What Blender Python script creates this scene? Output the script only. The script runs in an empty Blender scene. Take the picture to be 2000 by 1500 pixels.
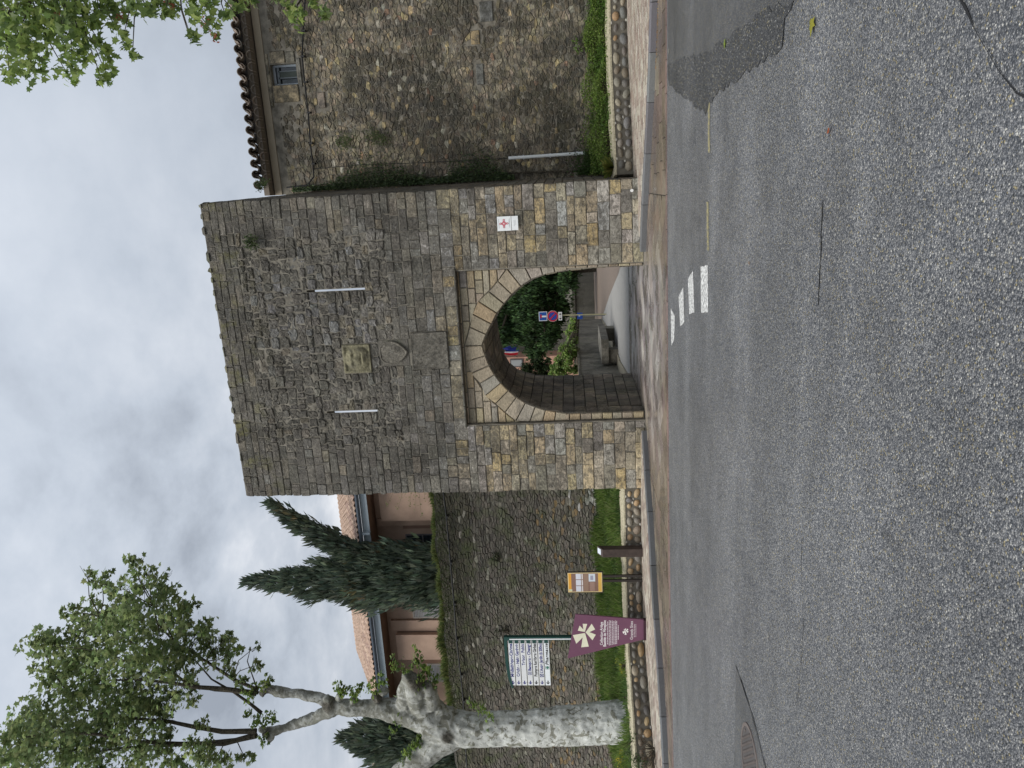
import bpy, math, random
import numpy as np
from mathutils import Vector, Matrix, noise as mn
R = random.Random(7)
# ------------------------------------------------------------------ camera, sky, sun, exposure
sc = bpy.context.scene
COL = sc.collection
FPX, CH = 1450.0, 1.6
_y, _p, _r = math.radians(15), math.radians(4.8), math.radians(2.0)
FWD = Vector((-math.sin(_y)*math.cos(_p), math.cos(_y)*math.cos(_p), math.sin(_p)))
_R0 = Vector((math.cos(_y), math.sin(_y), 0)); _U0 = _R0.cross(FWD)
UPV = _U0*math.cos(_r) + _R0*math.sin(_r); RGT = _R0*math.cos(_r) - _U0*math.sin(_r)
CAM = Vector((0, 0, CH))
cd = bpy.data.cameras.new('camera'); cam = bpy.data.objects.new('camera', cd); COL.objects.link(cam)
cd.sensor_width = 36; cd.lens = 36*FPX/2000; cd.clip_end = 3000; cd.clip_start = .05
m = Matrix.Identity(4)
for i in range(3):
    m[i][0] = -UPV[i]; m[i][1] = RGT[i]; m[i][2] = -FWD[i]; m[i][3] = CAM[i]
cam.matrix_world = m            # the photograph was taken with the phone on its side
sc.camera = cam
sc.view_settings.view_transform = 'Standard'; sc.view_settings.look = 'None'
sc.view_settings.gamma = 1; sc.view_settings.exposure = 0.55; sc.view_settings.use_curve_mapping = False
SUN_EL, SUN_AZ = math.radians(58), math.radians(-150)
def setup_world():
    w = bpy.data.worlds.new('World'); sc.world = w; w.use_nodes = True
    nt = w.node_tree; nt.nodes.clear(); N = nt.nodes.new; L = nt.links.new
    out = N('ShaderNodeOutputWorld'); bg = N('ShaderNodeBackground'); bg.inputs[1].default_value = .1
    sky = N('ShaderNodeTexSky'); sky.sky_type = 'NISHITA'; sky.sun_disc = False
    sky.sun_elevation = SUN_EL; sky.sun_rotation = SUN_AZ; sky.air_density = 1; sky.dust_density = 3
    tc = N('ShaderNodeTexCoord'); sep = N('ShaderNodeSeparateXYZ'); L(tc.outputs['Generated'], sep.inputs[0])
    def math_(op, a, b=None, clamp=False):
        n = N('ShaderNodeMath'); n.operation = op; n.use_clamp = clamp
        for k, v in enumerate((a, b)):
            if v is None: continue
            if isinstance(v, (int, float)): n.inputs[k].default_value = v
            else: L(v, n.inputs[k])
        return n.outputs[0]
    # cloud sheet: project the direction on a plane overhead so clouds flatten towards the horizon
    zc = math_('MAXIMUM', math_('ADD', sep.outputs[2], .28), .05)
    px = math_('DIVIDE', sep.outputs[0], zc); py = math_('DIVIDE', sep.outputs[1], zc)
    cmb = N('ShaderNodeCombineXYZ'); L(px, cmb.inputs[0]); L(py, cmb.inputs[1])
    n1 = N('ShaderNodeTexNoise'); n1.inputs['Scale'].default_value = 1.5; n1.inputs['Detail'].default_value = 7
    n1.inputs['Roughness'].default_value = .52; n1.inputs['Distortion'].default_value = .5; L(cmb.outputs[0], n1.inputs['Vector'])
    n2 = N('ShaderNodeTexNoise'); n2.inputs['Scale'].default_value = 5.5; n2.inputs['Detail'].default_value = 8
    n2.inputs['Roughness'].default_value = .6; L(cmb.outputs[0], n2.inputs['Vector'])
    # brighter break in the cloud up front-left, low in the sky
    bd = Vector((-.47, .86, .33)).normalized()
    dp = N('ShaderNodeVectorMath'); dp.operation = 'DOT_PRODUCT'; L(tc.outputs['Generated'], dp.inputs[0]); dp.inputs[1].default_value = bd
    g = math_('POWER', math_('MAXIMUM', dp.outputs['Value'], 0), 60)
    gw = math_('POWER', math_('MAXIMUM', dp.outputs['Value'], 0), 8)
    v = math_('ADD', math_('MULTIPLY', math_('SUBTRACT', n1.outputs[0], .5), math_('ADD', math_('MULTIPLY', gw, 2.7), .38)),
              math_('MULTIPLY', math_('SUBTRACT', n2.outputs[0], .5), math_('ADD', math_('MULTIPLY', gw, 1.0), .12)))
    v = math_('ADD', v, math_('MULTIPLY', g, .30))
    val = math_('ADD', v, .44, clamp=True)
    rp = N('ShaderNodeValToRGB'); L(val, rp.inputs[0])
    e = rp.color_ramp.elements
    e[0].position = 0.12; e[0].color = (2.3, 2.55, 2.95, 1); e[1].position = 1; e[1].color = (6.6, 6.7, 6.9, 1)
    for p, c in ((.42, (3.55, 3.9, 4.4)), (.62, (4.3, 4.6, 5.05))):
        q = rp.color_ramp.elements.new(p); q.color = (*c, 1)
    zz = math_('MAXIMUM', sep.outputs[2], 0)
    gr = math_('ADD', math_('MULTIPLY', zz, .75), .74)      # overcast sky grows brighter towards the zenith
    sc_ = N('ShaderNodeVectorMath'); sc_.operation = 'SCALE'; L(rp.outputs[0], sc_.inputs[0]); L(gr, sc_.inputs['Scale'])
    mx = N('ShaderNodeMix'); mx.data_type = 'RGBA'; mx.inputs[0].default_value = .93
    L(sky.outputs[0], mx.inputs[6]); L(sc_.outputs[0], mx.inputs[7])
    L(mx.outputs[2], bg.inputs[0]); L(bg.outputs[0], out.inputs[0])
setup_world()
sl = bpy.data.lights.new('sun', 'SUN'); sl.energy = 2.2; sl.angle = math.radians(40); sl.color = (1, .97, .92)
so = bpy.data.objects.new('sun', sl); COL.objects.link(so)
sd = Vector((math.sin(SUN_AZ)*math.cos(SUN_EL), math.cos(SUN_AZ)*math.cos(SUN_EL), math.sin(SUN_EL)))
so.rotation_euler = sd.to_track_quat('Z', 'Y').to_euler(); so.location = (0, -20, 40)

# ------------------------------------------------------------------ helpers
def _ray(X, Y):
    return FWD*FPX + RGT*(750-Y) - UPV*(X-1000)
def at(X, Y, y):                       # point of the place on the vertical plane y
    d = _ray(X, Y); return CAM + d*(y/d.y)
def gz(X, Y, z=0.0):                   # point of the place at height z
    d = _ray(X, Y); return CAM + d*((z-CH)/d.z)
def seen(P):
    q = Vector(P)-CAM; w = q.dot(FWD)
    if w < .1: return None
    X = 1000-FPX*q.dot(UPV)/w; Y = 750-FPX*q.dot(RGT)/w
    return (X, Y) if -20 < X < 2020 and -20 < Y < 1520 else None

def tag(o, label=None, cat=None, group=None, kind=None):
    if label: o['label'] = label
    if cat: o['category'] = cat
    if group: o['group'] = group
    if kind: o['kind'] = kind
    return o
ORG = {}
def empty(name, loc, label, cat, group=None):
    o = bpy.data.objects.new(name, None); COL.objects.link(o); o.location = loc; o.empty_display_size = .2
    ORG[o.name] = Vector(loc); return tag(o, label, cat, group)
def origin(o):
    return ORG.get(o.name, Vector((0, 0, 0))) if o is not None else Vector((0, 0, 0))

class MB:
    def __init__(s): s.v = []; s.f = []; s.c = []
    def add(s, vs, fs, col=(1, 1, 1)):
        b = len(s.v); s.v += [tuple(p) for p in vs]; s.f += [tuple(i+b for i in f) for f in fs]
        s.c += [col]*len(vs); return s
    def merge(s, o):
        b = len(s.v); s.v += o.v; s.f += [tuple(i+b for i in f) for f in o.f]; s.c += o.c
    def box(s, a, b, col=(1, 1, 1)):
        (x0, y0, z0), (x1, y1, z1) = a, b
        return s.add([(x0,y0,z0),(x1,y0,z0),(x1,y1,z0),(x0,y1,z0),(x0,y0,z1),(x1,y0,z1),(x1,y1,z1),(x0,y1,z1)],
                     [(0,3,2,1),(4,5,6,7),(0,1,5,4),(1,2,6,5),(2,3,7,6),(3,0,4,7)], col)
    def obox(s, c, ax, ay, az, col=(1, 1, 1)):          # half-axis vectors
        c, ax, ay, az = map(Vector, (c, ax, ay, az)); P = []
        for k in (-1, 1):
            for i, j in ((-1,-1),(1,-1),(1,1),(-1,1)): P.append(c+ax*i+ay*j+az*k)
        return s.add(P, [(0,3,2,1),(4,5,6,7),(0,1,5,4),(1,2,6,5),(2,3,7,6),(3,0,4,7)], col)
    def prism(s, pts, z0, z1, col=(1, 1, 1)):            # ground polygon raised
        n = len(pts)
        return s.add([(p[0],p[1],z0) for p in pts]+[(p[0],p[1],z1) for p in pts],
              [tuple(range(n-1,-1,-1)), tuple(range(n,2*n))]+[(i,(i+1)%n,n+(i+1)%n,n+i) for i in range(n)], col)
    def tube(s, path, rad, seg=8, col=(1, 1, 1), cap=True, noise=0, rs=None):
        path = [Vector(p) for p in path]; n = len(path)
        if isinstance(rad, (int, float)): rad = [rad]*n
        V = []; F = []; up = Vector((.13, .21, .97))
        for i, p in enumerate(path):
            t = (path[min(i+1, n-1)]-path[max(i-1, 0)]).normalized()
            a = t.cross(up)
            if a.length < .05: a = t.cross(Vector((1, 0, 0)))
            a.normalize(); b = t.cross(a)
            for k in range(seg):
                w = 2*math.pi*k/seg; r = rad[i]*(1+(noise*(rs.random()-.5)*2 if noise else 0))
                V.append(p+a*math.cos(w)*r+b*math.sin(w)*r)
        for i in range(n-1):
            for k in range(seg):
                F.append((i*seg+k, i*seg+(k+1) % seg, (i+1)*seg+(k+1) % seg, (i+1)*seg+k))
        if cap: F += [tuple(range(seg-1, -1, -1)), tuple(range((n-1)*seg, n*seg))]
        return s.add(V, F, col)
    def build(s, name, mat, parent=None, smooth=False, kind=None, origin_at=None):
        if not s.f: return None
        o0 = origin(parent) if origin_at is None else Vector(origin_at)
        me = bpy.data.meshes.new(name)
        V = np.array(s.v, dtype=np.float64) - np.array(o0)
        me.from_pydata(V.tolist(), [], s.f)
        at_ = me.attributes.new('Col', 'FLOAT_COLOR', 'POINT')
        c = np.ones((len(s.v), 4), dtype=np.float32); c[:, :3] = np.array(s.c, dtype=np.float32).reshape(-1, 3)
        at_.data.foreach_set('color', c.ravel())
        if smooth: me.polygons.foreach_set('use_smooth', [True]*len(me.polygons))
        me.materials.append(mat); me.update()
        o = bpy.data.objects.new(name, me); COL.objects.link(o)
        if parent is not None: o.parent = parent
        elif origin_at is not None: o.location = origin_at
        if kind: o['kind'] = kind
        return o

def clip(poly, a, b, c):            # keep a*x+b*y <= c
    out = []; n = len(poly)
    for i in range(n):
        p, q = poly[i], poly[(i+1) % n]; dp = a*p[0]+b*p[1]-c; dq = a*q[0]+b*q[1]-c
        if dp <= 0: out.append(p)
        if (dp < 0 < dq) or (dq < 0 < dp):
            t = dp/(dp-dq); out.append((p[0]+(q[0]-p[0])*t, p[1]+(q[1]-p[1])*t))
    return out
def area(poly):
    return .5*sum(poly[i][0]*poly[(i+1) % len(poly)][1]-poly[(i+1) % len(poly)][0]*poly[i][1] for i in range(len(poly)))
def centroid(poly):
    return (sum(p[0] for p in poly)/len(poly), sum(p[1] for p in poly)/len(poly))
def inset(poly, d):
    n = len(poly); out = []
    c = centroid(poly)
    for i in range(n):
        p0, p, p1 = poly[i-1], poly[i], poly[(i+1) % n]
        e0 = Vector((p[0]-p0[0], p[1]-p0[1])); e1 = Vector((p1[0]-p[0], p1[1]-p[1]))
        if e0.length < 1e-6 or e1.length < 1e-6: out.append((p[0]+(c[0]-p[0])*.1, p[1]+(c[1]-p[1])*.1)); continue
        e0.normalize(); e1.normalize(); n0 = Vector((-e0.y, e0.x)); n1 = Vector((-e1.y, e1.x))
        b = n0+n1
        if b.length < .3: b = n0
        b.normalize(); k = min(1/max(b.dot(n0), .45), 2)
        q = (p[0]+b.x*d*k, p[1]+b.y*d*k)
        out.append(q)
    if area(out) < .12*area(poly):
        s_ = .7
        out = [(c[0]+(p[0]-c[0])*s_, c[1]+(p[1]-c[1])*s_) for p in poly]
    return out
def voronoi(x0, x1, z0, z1, ax, az, rs, jit=.42):
    nx = int((x1-x0)/ax)+3; nz = int((z1-z0)/az)+3; S = {}
    for j in range(-1, nz):
        ro = rs.random()
        for i in range(-1, nx):
            S[i, j] = (i+ro+rs.uniform(-jit, jit), j+rs.uniform(-jit, jit)*.8)
    out = []
    for (i, j), (sx, sy) in S.items():
        poly = [(sx-1.6, sy-1.6), (sx+1.6, sy-1.6), (sx+1.6, sy+1.6), (sx-1.6, sy+1.6)]
        for dj in (-2, -1, 0, 1, 2):
            for di in (-2, -1, 0, 1, 2):
                t = S.get((i+di, j+dj))
                if t is None or (di == 0 and dj == 0): continue
                a, b = t[0]-sx, t[1]-sy
                poly = clip(poly, a, b, (a*(t[0]+sx)+b*(t[1]+sy))/2)
                if len(poly) < 3: break
            if len(poly) < 3: break
        if len(poly) < 3: continue
        P = [(x0+p[0]*ax, z0+p[1]*az) for p in poly]
        for (a, b, c) in ((1,0,x1),(-1,0,-x0),(0,1,z1),(0,-1,-z0)):
            P = clip(P, a, b, c)
            if len(P) < 3: break
        if len(P) < 3 or area(P) < .0008: continue
        # drop very short edges
        Q = [p for k, p in enumerate(P) if math.dist(p, P[k-1]) > .012]
        if len(Q) >= 3: out.append(Q)
    return out
class Frame:                          # local plane: origin, a axis, b axis, outward normal
    def __init__(s, o, a, b, n): s.o, s.a, s.b, s.n = map(Vector, (o, a, b, n))
    def p(s, u, v, h=0): return s.o+s.a*u+s.b*v+s.n*h
FACE = lambda y: Frame((0, y, 0), (1, 0, 0), (0, 0, 1), (0, -1, 0))
FLOOR = lambda z: Frame((0, 0, z), (1, 0, 0), (0, 1, 0), (0, 0, 1))
def piece(fr, poly, joint, h, chamf, rs, rough=.006, bulge=.0, base=-.04, round_=False, col=(1, 1, 1)):
    if area(poly) < 0: poly = poly[::-1]
    p0 = inset(poly, joint/2); 
    if round_:
        # round the outline by cutting corners
        q = []
        for i in range(len(p0)):
            a, b, c = p0[i-1], p0[i], p0[(i+1) % len(p0)]
            q.append((b[0]*.72+a[0]*.28, b[1]*.72+a[1]*.28)); q.append((b[0]*.72+c[0]*.28, b[1]*.72+c[1]*.28))
        p0 = q
    p1 = inset(p0, chamf*.35); p2 = inset(p0, chamf*1.2)
    n = len(p0); V = [fr.p(*p, base) for p in p0]
    V += [fr.p(p[0]+rs.uniform(-1, 1)*rough, p[1]+rs.uniform(-1, 1)*rough, h*.62+rs.uniform(-1, 1)*rough) for p in p1]
    V += [fr.p(p[0], p[1], h+rs.uniform(-1, 1)*rough) for p in p2]
    c = centroid(p2); V.append(fr.p(c[0], c[1], h+bulge+rs.uniform(-1, 1)*rough))
    F = []
    for r_ in (0, 1):
        for i in range(n):
            j = (i+1) % n; F.append((r_*n+i, r_*n+j, (r_+1)*n+j, (r_+1)*n+i))
    for i in range(n): F.append((2*n+i, 2*n+(i+1) % n, 3*n))
    # orientation: a x b must equal n
    if fr.a.cross(fr.b).dot(fr.n) < 0: F = [f[::-1] for f in F]
    mb = MB(); mb.add(V, F, col)
    s_ = seen(V[-1]); d = (V[-1]-CAM); cs = abs(fr.n.dot(d.normalized()))
    mb.size = abs(area(p0))/max(d.length_squared, .1)*cs if s_ else -1
    mb.colr = col
    return mb
def lay(pieces, name, stuffname, mat, parent, limit=300, smooth=False):
    pieces.sort(key=lambda q: -q.size)
    big = [q for q in pieces[:limit] if q.size > 0]; rest = pieces[len(big):]
    for q in big: q.build(name, mat, parent, smooth)
    if rest:
        mb = MB()
        for q in rest: mb.merge(q)
        mb.build(stuffname, mat, parent, smooth, kind='stuff')

def vary(c, rs, v=.12, h=.03):
    k = 1+rs.uniform(-v, v)
    return tuple(max(.005, x*k*(1+rs.uniform(-h, h))) for x in c)
def sm(a, b, x):
    t = min(1, max(0, (x-a)/(b-a))); return t*t*(3-2*t)

# ------------------------------------------------------------------ materials
MAT = {}
class NB:
    def __init__(s, name):
        s.m = bpy.data.materials.new(name); s.m.use_nodes = True; s.nt = s.m.node_tree; s.nt.nodes.clear()
        s.out = s.nt.nodes.new('ShaderNodeOutputMaterial'); MAT[name] = s.m
        g = s.nt.nodes.new('ShaderNodeNewGeometry'); s.pos = g.outputs['Position']; s.nor = g.outputs['Normal']
    def n(s, t): return s.nt.nodes.new(t)
    def l(s, a, b): s.nt.links.new(a, b)
    def noise(s, scale, detail=4, rough=.55, vec=None, dist=0, stretch=None):
        v = vec or s.pos
        if stretch:
            mp = s.n('ShaderNodeMapping'); mp.inputs['Scale'].default_value = stretch; s.l(v, mp.inputs[0]); v = mp.outputs[0]
        n = s.n('ShaderNodeTexNoise'); n.inputs['Scale'].default_value = scale; n.inputs['Detail'].default_value = detail
        n.inputs['Roughness'].default_value = rough; n.inputs['Distortion'].default_value = dist; s.l(v, n.inputs['Vector']); return n.outputs[0]
    def voro(s, scale, feat='F1', out='Distance', vec=None, rnd=1):
        n = s.n('ShaderNodeTexVoronoi'); n.feature = feat; n.inputs['Scale'].default_value = scale
        n.inputs['Randomness'].default_value = rnd; s.l(vec or s.pos, n.inputs['Vector']); return n.outputs[out]
    def ramp(s, fac, *stops):
        r = s.n('ShaderNodeValToRGB'); s.l(fac, r.inputs[0]); e = r.color_ramp.elements
        def c4(c): return (c, c, c, 1) if isinstance(c, (int, float)) else (*c, 1)
        e[0].position, e[0].color = stops[0][0], c4(stops[0][1]); e[1].position, e[1].color = stops[-1][0], c4(stops[-1][1])
        for p, c in stops[1:-1]: q = e.new(p); q.color = c4(c)
        return r.outputs[0]
    def mix(s, fac, a, b, mode='MIX'):
        m_ = s.n('ShaderNodeMix'); m_.data_type = 'RGBA'; m_.blend_type = mode
        for k, v in ((0, fac), (6, a), (7, b)):
            if isinstance(v, (int, float)): m_.inputs[k].default_value = v if k == 0 else (v, v, v, 1)
            elif isinstance(v, tuple): m_.inputs[k].default_value = (*v, 1)
            else: s.l(v, m_.inputs[k])
        return m_.outputs[2]
    def math(s, op, a, b=0.):
        n = s.n('ShaderNodeMath'); n.operation = op
        for k, v in ((0, a), (1, b)):
            if isinstance(v, (int, float)): n.inputs[k].default_value = v
            else: s.l(v, n.inputs[k])
        return n.outputs[0]
    def attr(s):
        a = s.n('ShaderNodeAttribute'); a.attribute_name = 'Col'; return a.outputs['Color']
    def bump(s, h, strength=.5, dist=.02, nrm=None):
        b = s.n('ShaderNodeBump'); b.inputs['Strength'].default_value = strength; b.inputs['Distance'].default_value = dist
        s.l(h, b.inputs['Height'])
        if nrm: s.l(nrm, b.inputs['Normal'])
        return b.outputs[0]
    def bsdf(s, col, rough=.8, spec=.3, nrm=None, metal=0, trans=None):
        b = s.n('ShaderNodeBsdfPrincipled'); b.inputs['Metallic'].default_value = metal
        b.inputs['Specular IOR Level'].default_value = spec
        for k, v in (('Base Color', col), ('Roughness', rough)):
            if isinstance(v, (int, float)) and k == 'Roughness': b.inputs[k].default_value = v
            elif isinstance(v, tuple): b.inputs[k].default_value = (*v, 1)
            else: s.l(v, b.inputs[k])
        if nrm: s.l(nrm, b.inputs['Normal'])
        o = b.outputs[0]
        if trans:
            t = s.n('ShaderNodeBsdfTranslucent')
            if isinstance(col, tuple): t.inputs[0].default_value = (*col, 1)
            else: s.l(col, t.inputs[0])
            mx = s.n('ShaderNodeMixShader'); mx.inputs[0].default_value = trans; s.l(o, mx.inputs[1]); s.l(t.outputs[0], mx.inputs[2]); o = mx.outputs[0]
        s.l(o, s.out.inputs[0]); return s.m
def mat_stone(name, dark=.5, thr=.5, mott=1.0, scale=1.0, streak=False, wet=0, moss=0, speck=.5, fleck=.3):
    b = NB(name); c = b.attr()
    n1 = b.noise(3.2*scale, 6, .65, dist=.6); n2 = b.noise(14*scale, 6, .7, stretch=(1, 1, 2.2)); n3 = b.noise(60*scale, 4, .7)
    c = b.mix(1.0, c, b.ramp(n2, (.25, 1-.5*mott), (.5, 1.), (.75, 1+.42*mott)), 'MULTIPLY')
    c = b.mix(1.0, c, b.ramp(n3, (.3, .72), (.7, 1.25)), 'MULTIPLY')
    d = b.math('MULTIPLY', b.ramp(n1, (thr-.06, 0), (thr+.10, 1)), b.ramp(n2, (.38, .25), (.55, 1)))
    c = b.mix(b.math('MULTIPLY', d, dark), c, (.055, .054, .050))
    sp = b.ramp(b.noise(34*scale, 5, .75), (.60, 0), (.70, 1))
    c = b.mix(b.math('MULTIPLY', sp, speck), c, (.30, .30, .27))
    if fleck: 
        fl = b.ramp(b.noise(75*scale, 2, .6), (.70, 0), (.74, 1)); c = b.mix(b.math('MULTIPLY', fl, fleck), c, (.62, .62, .58))
    if moss:
        mm = b.math('MULTIPLY', b.ramp(b.noise(1.7, 5, .6), (.5, 0), (.66, 1)), moss); c = b.mix(mm, c, (.09, .12, .035))
    if streak:
        bg_ = b.math('MULTIPLY', b.ramp(b.noise(.75, 6, .72, dist=.4), (.50, 0), (.56, 1)), b.ramp(n2, (.36, .15), (.58, 1)))
        c = b.mix(b.math('MULTIPLY', bg_, .8), c, (.050, .048, .034))
        st = b.ramp(b.noise(2.2, 5, .6, stretch=(1.6, 1, .12)), (.5, 0), (.68, 1)); c = b.mix(b.math('MULTIPLY', st, .55), c, (.05, .05, .046))
    h = b.math('ADD', n2, b.math('MULTIPLY', n3, .5))
    nr = b.bump(h, .9, .028/scale)
    return b.bsdf(c, .82-wet*.4, .3+wet*.3, nr)
mat_stone('upper tower stone', dark=.4, thr=.5, mott=1.1, fleck=.55, speck=.4, moss=.25)
mat_stone('rubble stone', dark=.92, thr=.49, mott=1.5, scale=1.7, fleck=.5, speck=.5, streak=True)
mat_stone('mossy rubble stone', dark=.45, thr=.52, mott=1.5, scale=2.0, moss=.5, fleck=.45, speck=.5)
mat_stone('tower head', dark=.7, thr=.50, mott=1.1, fleck=.5, speck=.3)
mat_stone('pale stone', dark=.6, thr=.58, mott=1.0, speck=.3)
mat_stone('vault stone', dark=.5, thr=.42, mott=.9, streak=True, fleck=.1)
mat_stone('pebble stone', dark=.25, thr=.55, mott=.6, scale=1.6, wet=.75, fleck=.15, speck=.15)
mat_stone('granite', dark=.2, thr=.6, mott=.6, scale=3, wet=.3, fleck=.3)
mat_stone('yard concrete', dark=.3, thr=.58, mott=.5, scale=1.2, wet=.12, fleck=.05, speck=.1)
mat_stone('garden wall render', dark=.5, thr=.5, mott=.8, streak=True, fleck=.1, moss=.2)
def mat_tower():
    b = NB('tower stone'); c = b.attr(); z = b.n('ShaderNodeSeparateXYZ'); b.l(b.pos, z.inputs[0]); zz = z.outputs[2]
    nA = b.noise(1.1, 5, .6, dist=.4); nB = b.noise(7.5, 7, .74, dist=.9, stretch=(1, 1, 1.5)); nC = b.noise(16, 6, .7); nD = b.noise(55, 4, .7)
    c = b.mix(1., c, b.ramp(nC, (.28, .62), (.5, 1.), (.72, 1.38)), 'MULTIPLY')
    c = b.mix(1., c, b.ramp(nD, (.3, .74), (.7, 1.25)), 'MULTIPLY')
    # dirt crust: patchy on the lower wall, nearly complete higher up
    nE = b.noise(2.1, 6, .7, dist=1.0)
    v = b.math('ADD', b.math('ADD', b.math('MULTIPLY', nB, .85), b.math('MULTIPLY', nE, .15)), b.math('MULTIPLY', b.math('SUBTRACT', nC, .5), .22))
    hgt = b.ramp(b.math('DIVIDE', zz, 10), (.0, .0), (.05, .10), (.30, .30), (.42, .58), (.55, .80), (1., .92))
    v = b.math('ADD', v, b.math('MULTIPLY', hgt, .17))
    st = b.ramp(v, (.525, 0), (.555, .82), (.66, .95))
    crust = b.mix(b.ramp(nC, (.35, 0), (.65, 1)), (.044, .041, .035), (.165, .150, .122))
    c = b.mix(st, c, b.mix(.22, crust, c))
    c = b.mix(1., c, b.ramp(b.noise(.8, 6, .7, dist=.6), (.32, .66), (.5, 1.), (.68, 1.34)), 'MULTIPLY')
    c = b.mix(1., c, b.ramp(b.noise(2.6, 5, .7, stretch=(1.5, 1, .22)), (.36, .70), (.55, 1.06)), 'MULTIPLY')
    sp = b.ramp(b.noise(30, 6, .8), (.585, 0), (.66, 1)); c = b.mix(b.math('MULTIPLY', sp, .5), c, (.33, .33, .30))
    fl = b.ramp(b.noise(48, 2, .6), (.69, 0), (.72, 1)); c = b.mix(b.math('MULTIPLY', fl, .7), c, (.66, .66, .62))
    mo = b.math('MULTIPLY', b.ramp(b.noise(2.3, 5, .65), (.52, 0), (.66, 1)), b.ramp(b.math('DIVIDE', zz, 10), (.84, 0), (.97, .65))); c = b.mix(mo, c, (.20, .19, .07))
    b.bsdf(c, .85, .2, b.bump(b.math('ADD', nC, b.math('MULTIPLY', nD, .5)), 1.0, .035))
mat_tower()
def mat_paving(name, wetness):
    b = NB(name); c = b.attr()
    n2 = b.noise(9, 5, .65); n3 = b.noise(70, 3, .7)
    c = b.mix(1., c, b.ramp(n2, (.3, .7), (.7, 1.25)), 'MULTIPLY'); c = b.mix(1., c, b.ramp(n3, (.3, .85), (.7, 1.15)), 'MULTIPLY')
    w = b.ramp(b.noise(1.1, 4, .6), (.42, 0), (.6, 1))
    c = b.mix(b.math('MULTIPLY', w, wetness*.45), c, (.07, .055, .048))
    r = b.ramp(w, (0, .62-.2*wetness), (1, .50-.36*wetness))
    b.bsdf(c, r, .45, b.bump(b.math('ADD', n2, b.math('MULTIPLY', n3, .3)), .35, .006))
mat_paving('wet slab', 1.0); mat_paving('paver', .25)
def mat_asphalt(name, scale, base, lights, wet=.5, gap=.6, bumpd=.010):
    b = NB(name)
    mp = b.n('ShaderNodeMapping'); mp.inputs['Scale'].default_value = (1, 1, .4); b.l(b.pos, mp.inputs[0])
    wv = b.n('ShaderNodeTexNoise'); wv.inputs['Scale'].default_value = scale*1.1; b.l(mp.outputs[0], wv.inputs['Vector'])
    vm = b.n('ShaderNodeVectorMath'); vm.operation = 'SCALE'; vm.inputs['Scale'].default_value = .6/scale; b.l(wv.outputs['Color'], vm.inputs[0])
    va = b.n('ShaderNodeVectorMath'); va.operation = 'ADD'; b.l(mp.outputs[0], va.inputs[0]); b.l(vm.outputs[0], va.inputs[1]); P = va.outputs[0]
    cell = b.voro(scale, 'F1', 'Color', P); dist = b.voro(scale, 'F1', 'Distance', P)
    sep = b.n('ShaderNodeSeparateColor'); b.l(cell, sep.inputs[0])
    k = base
    c = b.ramp(sep.outputs[0], (0, (k*.30, k*.33, k*.38)), (.35, (k*.72, k*.76, k*.84)), (.7, (k*1.35, k*1.36, k*1.38)), (1-lights, (k*1.9, k*1.88, k*1.85)), (1-lights+.02, (.40, .40, .38)), (1, (.62, .60, .54)))
    warm = b.ramp(sep.outputs[1], (.955, 0), (.965, 1)); c = b.mix(b.math('MULTIPLY', warm, .8), c, (.40, .33, .16))
    cell2 = b.voro(scale*2.7, 'F1', 'Color', P); s2 = b.n('ShaderNodeSeparateColor'); b.l(cell2, s2.inputs[0])
    c = b.mix(1., c, b.ramp(s2.outputs[0], (0, .62), (1, 1.38)), 'MULTIPLY')
    c = b.mix(b.ramp(dist, (.32, 0), (.62, gap)), c, (.018, .02, .024))
    lo = b.noise(.55, 4, .6); lo2 = b.noise(3.1, 4, .6)
    c = b.mix(1., c, b.ramp(lo, (.3, .8), (.7, 1.2)), 'MULTIPLY'); c = b.mix(1., c, b.ramp(lo2, (.3, .88), (.7, 1.12)), 'MULTIPLY')
    c = b.mix(1., c, b.ramp(b.noise(1.0, 4, .55, stretch=(.10, .9, 1)), (.35, .86), (.65, 1.14)), 'MULTIPLY')
    c = b.mix(b.math('MULTIPLY', b.ramp(b.noise(.9, 5, .7, dist=.5), (.64, 0), (.70, 1)), .45), c, (.04, .042, .045))
    r = b.ramp(b.math('ADD', b.math('MULTIPLY', lo, .6), b.math('MULTIPLY', sep.outputs[2], .4)), (.3, .55-.3*wet), (.7, .75-.3*wet))
    h = b.math('ADD', b.math('MULTIPLY', b.ramp(dist, (.0, 1), (.7, 0)), 1.), b.math('MULTIPLY', s2.outputs[1], .35))
    h = b.math('ADD', h, b.math('MULTIPLY', sep.outputs[1], .5))
    b.bsdf(c, r, .5, b.bump(h, .8, bumpd))
mat_asphalt('coarse asphalt', 108, .185, .08, wet=.72, gap=.5)
mat_asphalt('fine asphalt', 190, .09, .02, wet=.8, gap=.3, bumpd=.003)
mat_asphalt('dark wet asphalt', 85, .075, .045, wet=.9)
mat_asphalt('worn asphalt', 120, .15, .08, wet=.6, bumpd=.005)
def mat_plain(name, col, rough=.6, spec=.3, metal=0, var=.12, sc_=8, use_attr=False, bump=.0, trans=None):
    b = NB(name); c = b.attr() if use_attr else col
    n = b.noise(sc_, 5, .6)
    c = b.mix(1., c, b.ramp(n, (.3, 1-var), (.7, 1+var)), 'MULTIPLY')
    b.bsdf(c, rough, spec, b.bump(b.noise(sc_*5, 4, .6), .4, bump) if bump else None, metal, trans)
    return MAT[name]
mat_plain('mortar', (.10, .095, .082), .95, .1, var=.4, sc_=9, bump=.02)
mat_plain('tower mortar', (.205, .188, .155), .95, .1, var=.45, sc_=5, bump=.02)
mat_plain('pale mortar', (.20, .18, .145), .95, .1, var=.35, sc_=9, bump=.02)
mat_plain('dark mortar', (.06, .057, .05), .95, .1, var=.4, sc_=9, bump=.02)
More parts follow.
